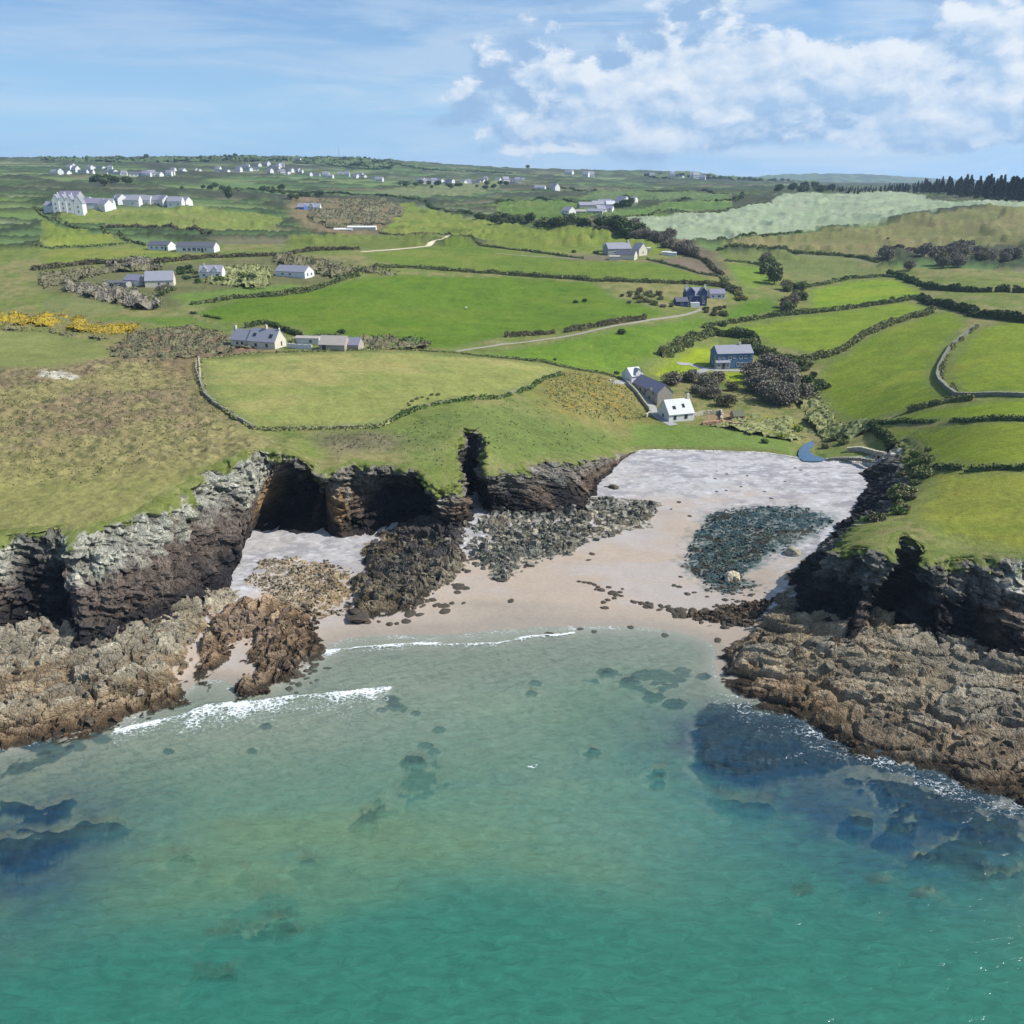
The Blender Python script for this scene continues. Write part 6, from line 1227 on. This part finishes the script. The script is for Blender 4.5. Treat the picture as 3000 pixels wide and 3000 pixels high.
# ------------------------------------------------------------------ boulders and beach stones
M_BOUL = simple_mat('boulder_grey', (.30, .27, .20), .9, .3, 2, .6, 4); M_BDARK = simple_mat('boulder_weedy', (.055, .045, .032), .8, .35, 3, .5, 5); M_BTAN = simple_mat('boulder_tan', (.42, .36, .26), .9, .25, 2, .5, 4)
def boulder_me(mat, seed, sub=3, rough=.32):
    import bmesh
    bm = bmesh.new(); bmesh.ops.create_icosphere(bm, subdivisions=sub, radius=1.0); V = np.array([v.co[:] for v in bm.verts]); F = np.array([[v.index for v in f.verts] for f in bm.faces]); bm.free()
    s = seed*3.1; n = fbm3(V[:, 0]*1.1+s, V[:, 1]*1.1, V[:, 2]*1.1, 3, seed); w_ = worley3(V[:, 0]*1.3+s, V[:, 1]*1.3, V[:, 2]*1.3, seed)
    V = V*(1+(n-.5)*rough*3+(w_[2]-.5)*rough*.8-.12*(1-sst(w_[1], 0, .15)))[:, None]; V[:, 2] *= .8; return mk_mesh('boulder', V, F, mat, smooth=False)
BD = [boulder_me(M_BDARK, k, 2) for k in range(5)]; BG = [boulder_me(M_BOUL, 20+k, 2) for k in range(3)]; BB = [boulder_me(M_BTAN, 31, 4), boulder_me(M_BOUL, 35, 4)]
def rock(px, py, r, me, label, group=None, name='rock', flat=.55, sink=.25, zg=1.0):
    x, y = pz(px, py, zg); z = float(sz(x, y)[0]); x, y = pz(px, py, z); z = float(sz(x, y)[0]); s = r
    o = link(name, me, loc=(float(x), float(y), z-s*sink*flat), rz=random.random()*6.28, label=label, category='rock', group=group); o.scale = (s*random.uniform(.9, 1.4), s*random.uniform(.8, 1.1), s*flat); return o
o = rock(2147, 1698, 1.45, BB[0], 'largest pale boulder standing alone on the lower beach, casting a long shadow', name='boulder', flat=1.25, sink=.1); o.rotation_euler[2] = .6; o.location[2] += .5
o = rock(2327, 1622, 1.55, BB[1], 'second big boulder, darker and squat, near the right cliff', name='boulder', flat=1.0, sink=.1)
rock(1797, 1428, 1.35, BD[0], 'dark boulder on the sand at the left side of the upper beach', name='boulder', flat=.8); rock(1775, 1424, .6, BD[2], 'small dark rock touching the upper left beach boulder'); rock(1470, 1690, 1.3, BD[3], 'dark weedy rock at the tip of the middle ledges', name='boulder', flat=.5)
rock(1935, 1322, 1.5, BG[0], 'dark rock lump at the top edge of the beach', flat=.5); rock(2175, 1328, .9, BG[1], 'small rock lump at the top edge of the beach further right', flat=.4)
for px, py, r in [(1697,1704,.55),(1712,1706,.5),(1727,1709,.75),(1740,1713,.6),(1752,1720,.5),(1745,1726,.5),(1762,1728,.7),(1783,1720,.6),(1795,1737,.8),(1806,1743,.8),(1800,1752,.6),(1816,1735,.5),(1823,1725,.45),(1820,1746,.5),(1768,1764,.7),(1780,1758,.5),(1770,1781,.8)]:
    rock(px, py, r, random.choice(BD), 'dark weedy rock in the short broken chain across the middle sand', 'rocks of the middle sand chain', zg=.6)
for k in range(70):
    t = random.random(); px = 1865+t*330+random.gauss(0, 5); py = 1766+t*62+random.gauss(0, 7)*(.6+t); rock(px, py, random.uniform(.35, .9), random.choice(BD), 'dark weedy rock in the long line leading to the right headland', 'rocks of the line to the right headland', zg=.5)
for k in range(75):
    px = random.gauss(2165, 50); py = random.uniform(1700, 1790); rock(px, py, random.uniform(.25, .65), random.choice(BD), 'small dark stone scattered below the largest boulder', 'stones scattered below the largest boulder', zg=1.1)
for px, py in [(2052,1655),(2000,1660),(2035,1735),(1990,1720),(1995,1690),(1975,1715),(2100,1380),(2095,1402),(2190,1393),(2128,1388),(2100,1440),(2127,1437),(1990,1471),(1967,1492),(2330,1372),(2300,1410),(2345,1378),(2020,1512),(2260,1460),(2240,1440),(2170,1425)]:
    rock(px, py, random.uniform(.35, .6), random.choice(BD), 'small dark stone on the open pale sand', 'single stones on the open sand', zg=2)
for px, py, r, fl in [(1328,1712,.7,.3),(1345,1718,1.3,.3),(1362,1723,1.0,.3),(1340,1735,.8,.3),(1305,1790,1.2,.3),(1370,1664,.9,.4),(1495,1760,.7,.3),(1735,1622,.7,.4),(1725,1640,.6,.3),(1055,1810,1.8,.25),(1075,1820,1.2,.25),(1040,1800,1.0,.3),(1200,1792,1.2,.25),(1190,1820,1.0,.25),(1230,1800,1.0,.25),(1300,1775,.9,.25),(1610,1858,.9,.3),(1740,1850,.6,.25),(1848,1838,.6,.25),(1700,1843,.6,.25),(1950,1862,.8,.25),(2105,1875,.8,.3)]:
    rock(px, py, r, random.choice(BD), 'flat dark weedy rock on the wet sand by the swash', 'weedy rocks on the wet sand', flat=fl, zg=.3)
for k in range(60):
    c = random.choice([(1250,1760,60,14),(1120,1815,60,10),(1380,1640,60,20),(900,1960,30,20),(860,2000,30,14),(930,1930,20,20)]); rock(random.gauss(c[0], c[2]), random.gauss(c[1], c[3]), random.uniform(.3, .8), random.choice(BD), 'small dark rock fringing the ledges on the left of the beach', 'rocks fringing the left ledges', zg=.5)
for k in range(70):
    t = random.random(); rock(1400+t*480+random.gauss(0, 20), 1590-t*90+random.gauss(0, 22), random.uniform(.4, .95), random.choice(BG), 'grey-green boulder lying on the middle ledges under the cliff', 'boulders on the middle ledges', flat=.7, zg=2)

# loose angular blocks lying on the platforms: past counting, one object per platform
def rubble(polyi, n, s0, s1, cols, seed, gate=.0):
    r = np.random.default_rng(seed); P = ROCKS[polyi][0]; lo = P.min(0); hi = P.max(0); lo[0] = max(lo[0], -115); hi[0] = min(hi[0], 120)
    q = lo+r.random((n*3, 2))*(hi-lo); q = q[inpoly(q[:, 0], q[:, 1], P)]; q = q[fbm(q[:, 0]/5, q[:, 1]/5, 3, seed) > .40][:n]
    m_ = len(q); S = (s0+(s1-s0)*r.random(m_)**2.5); base = np.array(box_vf(-.5, .5, -.5, .5, -.5, .5)[0]); Fq = np.array(box_vf(0, 1, 0, 1, 0, 1)[1])
    V = base[None]+r.uniform(-.22, .22, (m_, 8, 3)); V = V*(S[:, None]*r.uniform(.6, 1.3, (m_, 3)))[:, None, :]
    a = r.random(m_)*6.283; t = r.normal(0, .35, m_); c, s_ = np.cos(t), np.sin(t); V[:, :, 0], V[:, :, 2] = V[:, :, 0]*c[:, None]-V[:, :, 2]*s_[:, None], V[:, :, 0]*s_[:, None]+V[:, :, 2]*c[:, None]
    c, s_ = np.cos(a), np.sin(a); V[:, :, 0], V[:, :, 1] = V[:, :, 0]*c[:, None]-V[:, :, 1]*s_[:, None], V[:, :, 0]*s_[:, None]+V[:, :, 1]*c[:, None]
    z = sz(q[:, 0], q[:, 1]); V += np.column_stack([q, z+S*.12])[:, None]; F = (np.arange(m_)*8)[:, None, None]+Fq[None]
    pal = np.array(cols); cc = pal[r.integers(0, len(pal), m_)]*r.uniform(.6, 1.25, (m_, 1)); cc = np.where((z < .9)[:, None] & (polyi in (0, 1, 5)), cc*np.array([.42, .38, .34]), cc)
    link('loose_rocks', mk_mesh('loose_rocks', V.reshape(-1, 3), F.reshape(-1, 4), M_ROCK, np.repeat(cc, 8, 0), False), kind='stuff')
rubble(0, 420, .3, 1.0, [(.26,.23,.18),(.17,.125,.085)], 1); rubble(1, 260, .3, .9, [(.20,.145,.11),(.14,.10,.07)], 2); rubble(2, 700, .2, .5, [(.29,.25,.18),(.22,.18,.12),(.12,.095,.065)], 3)
rubble(3, 420, .3, 1.0, [(.18,.16,.12),(.09,.08,.07)], 4); rubble(4, 900, .3, 1.1, [(.19,.185,.15),(.14,.145,.12),(.25,.24,.20)], 5); rubble(5, 480, .3, 1.1, [(.22,.19,.14),(.18,.13,.09)], 6)
rubble(6, 900, .2, .5, [(.07,.11,.11),(.045,.075,.08),(.12,.15,.13)], 7); rubble(7, 400, .3, .8, [(.07,.05,.035),(.12,.09,.06)], 8)

# one grazing sheep, a white fleck in the big field
M_WOOL = simple_mat('wool', (.66, .64, .57), .95, .1, 6, .4, 12); M_FACE = simple_mat('sheep_face', (.10, .09, .08), .8, .1)
import bmesh
def blob(name, mat, sx, sy, sz_, lump=.12, sub=2, seed=3):
    bm = bmesh.new(); bmesh.ops.create_icosphere(bm, subdivisions=sub, radius=1.0); V = np.array([v.co[:] for v in bm.verts]); F = np.array([[v.index for v in f.verts] for f in bm.faces]); bm.free()
    n = fbm3(V[:, 0]*2+9, V[:, 1]*2+9, V[:, 2]*2+9, 2, seed); V = V*(1+(n-.5)*lump*2)[:, None]*np.array([sx, sy, sz_]); return mk_mesh(name, V, F, mat, smooth=True)
x, y = at(1365, 906); sh = bpy.data.objects.new('sheep', None); COL.objects.link(sh); sh.location = (x, y, float(gz(x, y)[0])); sh['label'] = 'single white sheep grazing in the big green field'; sh['category'] = 'sheep'
bd = blob('body', M_WOOL, .62, .30, .34); bo_ = link('body', bd, sh, (0, 0, .68)); link('head', blob('head', M_FACE, .20, .10, .12, .05), sh, (.78, 0, .45)); link('tail', blob('tail', M_WOOL, .05, .05, .14, .05), sh, (-.64, 0, .62))
for lx, ly in ((.38, .14), (.38, -.14), (-.40, .14), (-.40, -.14)):
    v, f = tube([(lx, ly, .5), (lx+.02, ly, .26), (lx, ly, 0)], [.075, .05, .04], 6); link('leg', mk_mesh('leg', v, f, M_FACE), sh)
# ------------------------------------------------------------------ haze
hv = np.array([(x, y, z) for z in (-7.5, 260.0) for x, y in ((-9500, -900), (9500, -900), (9500, 9600), (-9500, 9600))])
hm = bpy.data.materials.new('haze_air'); hm.use_nodes = True; hm.node_tree.nodes.clear(); g = G(hm.node_tree)
pv = g.n('ShaderNodeVolumePrincipled', i={'Color': (.55, .76, 1.0, 1), 'Density': 0.85e-4, 'Anisotropy': .2}); ho = g.n('ShaderNodeOutputMaterial'); hm.node_tree.links.new(pv.outputs[0], ho.inputs['Volume'])
link('haze', mk_mesh('haze', hv, [(0,3,2,1),(4,5,6,7),(0,1,5,4),(1,2,6,5),(2,3,7,6),(3,0,4,7)], hm, smooth=False), kind='stuff')
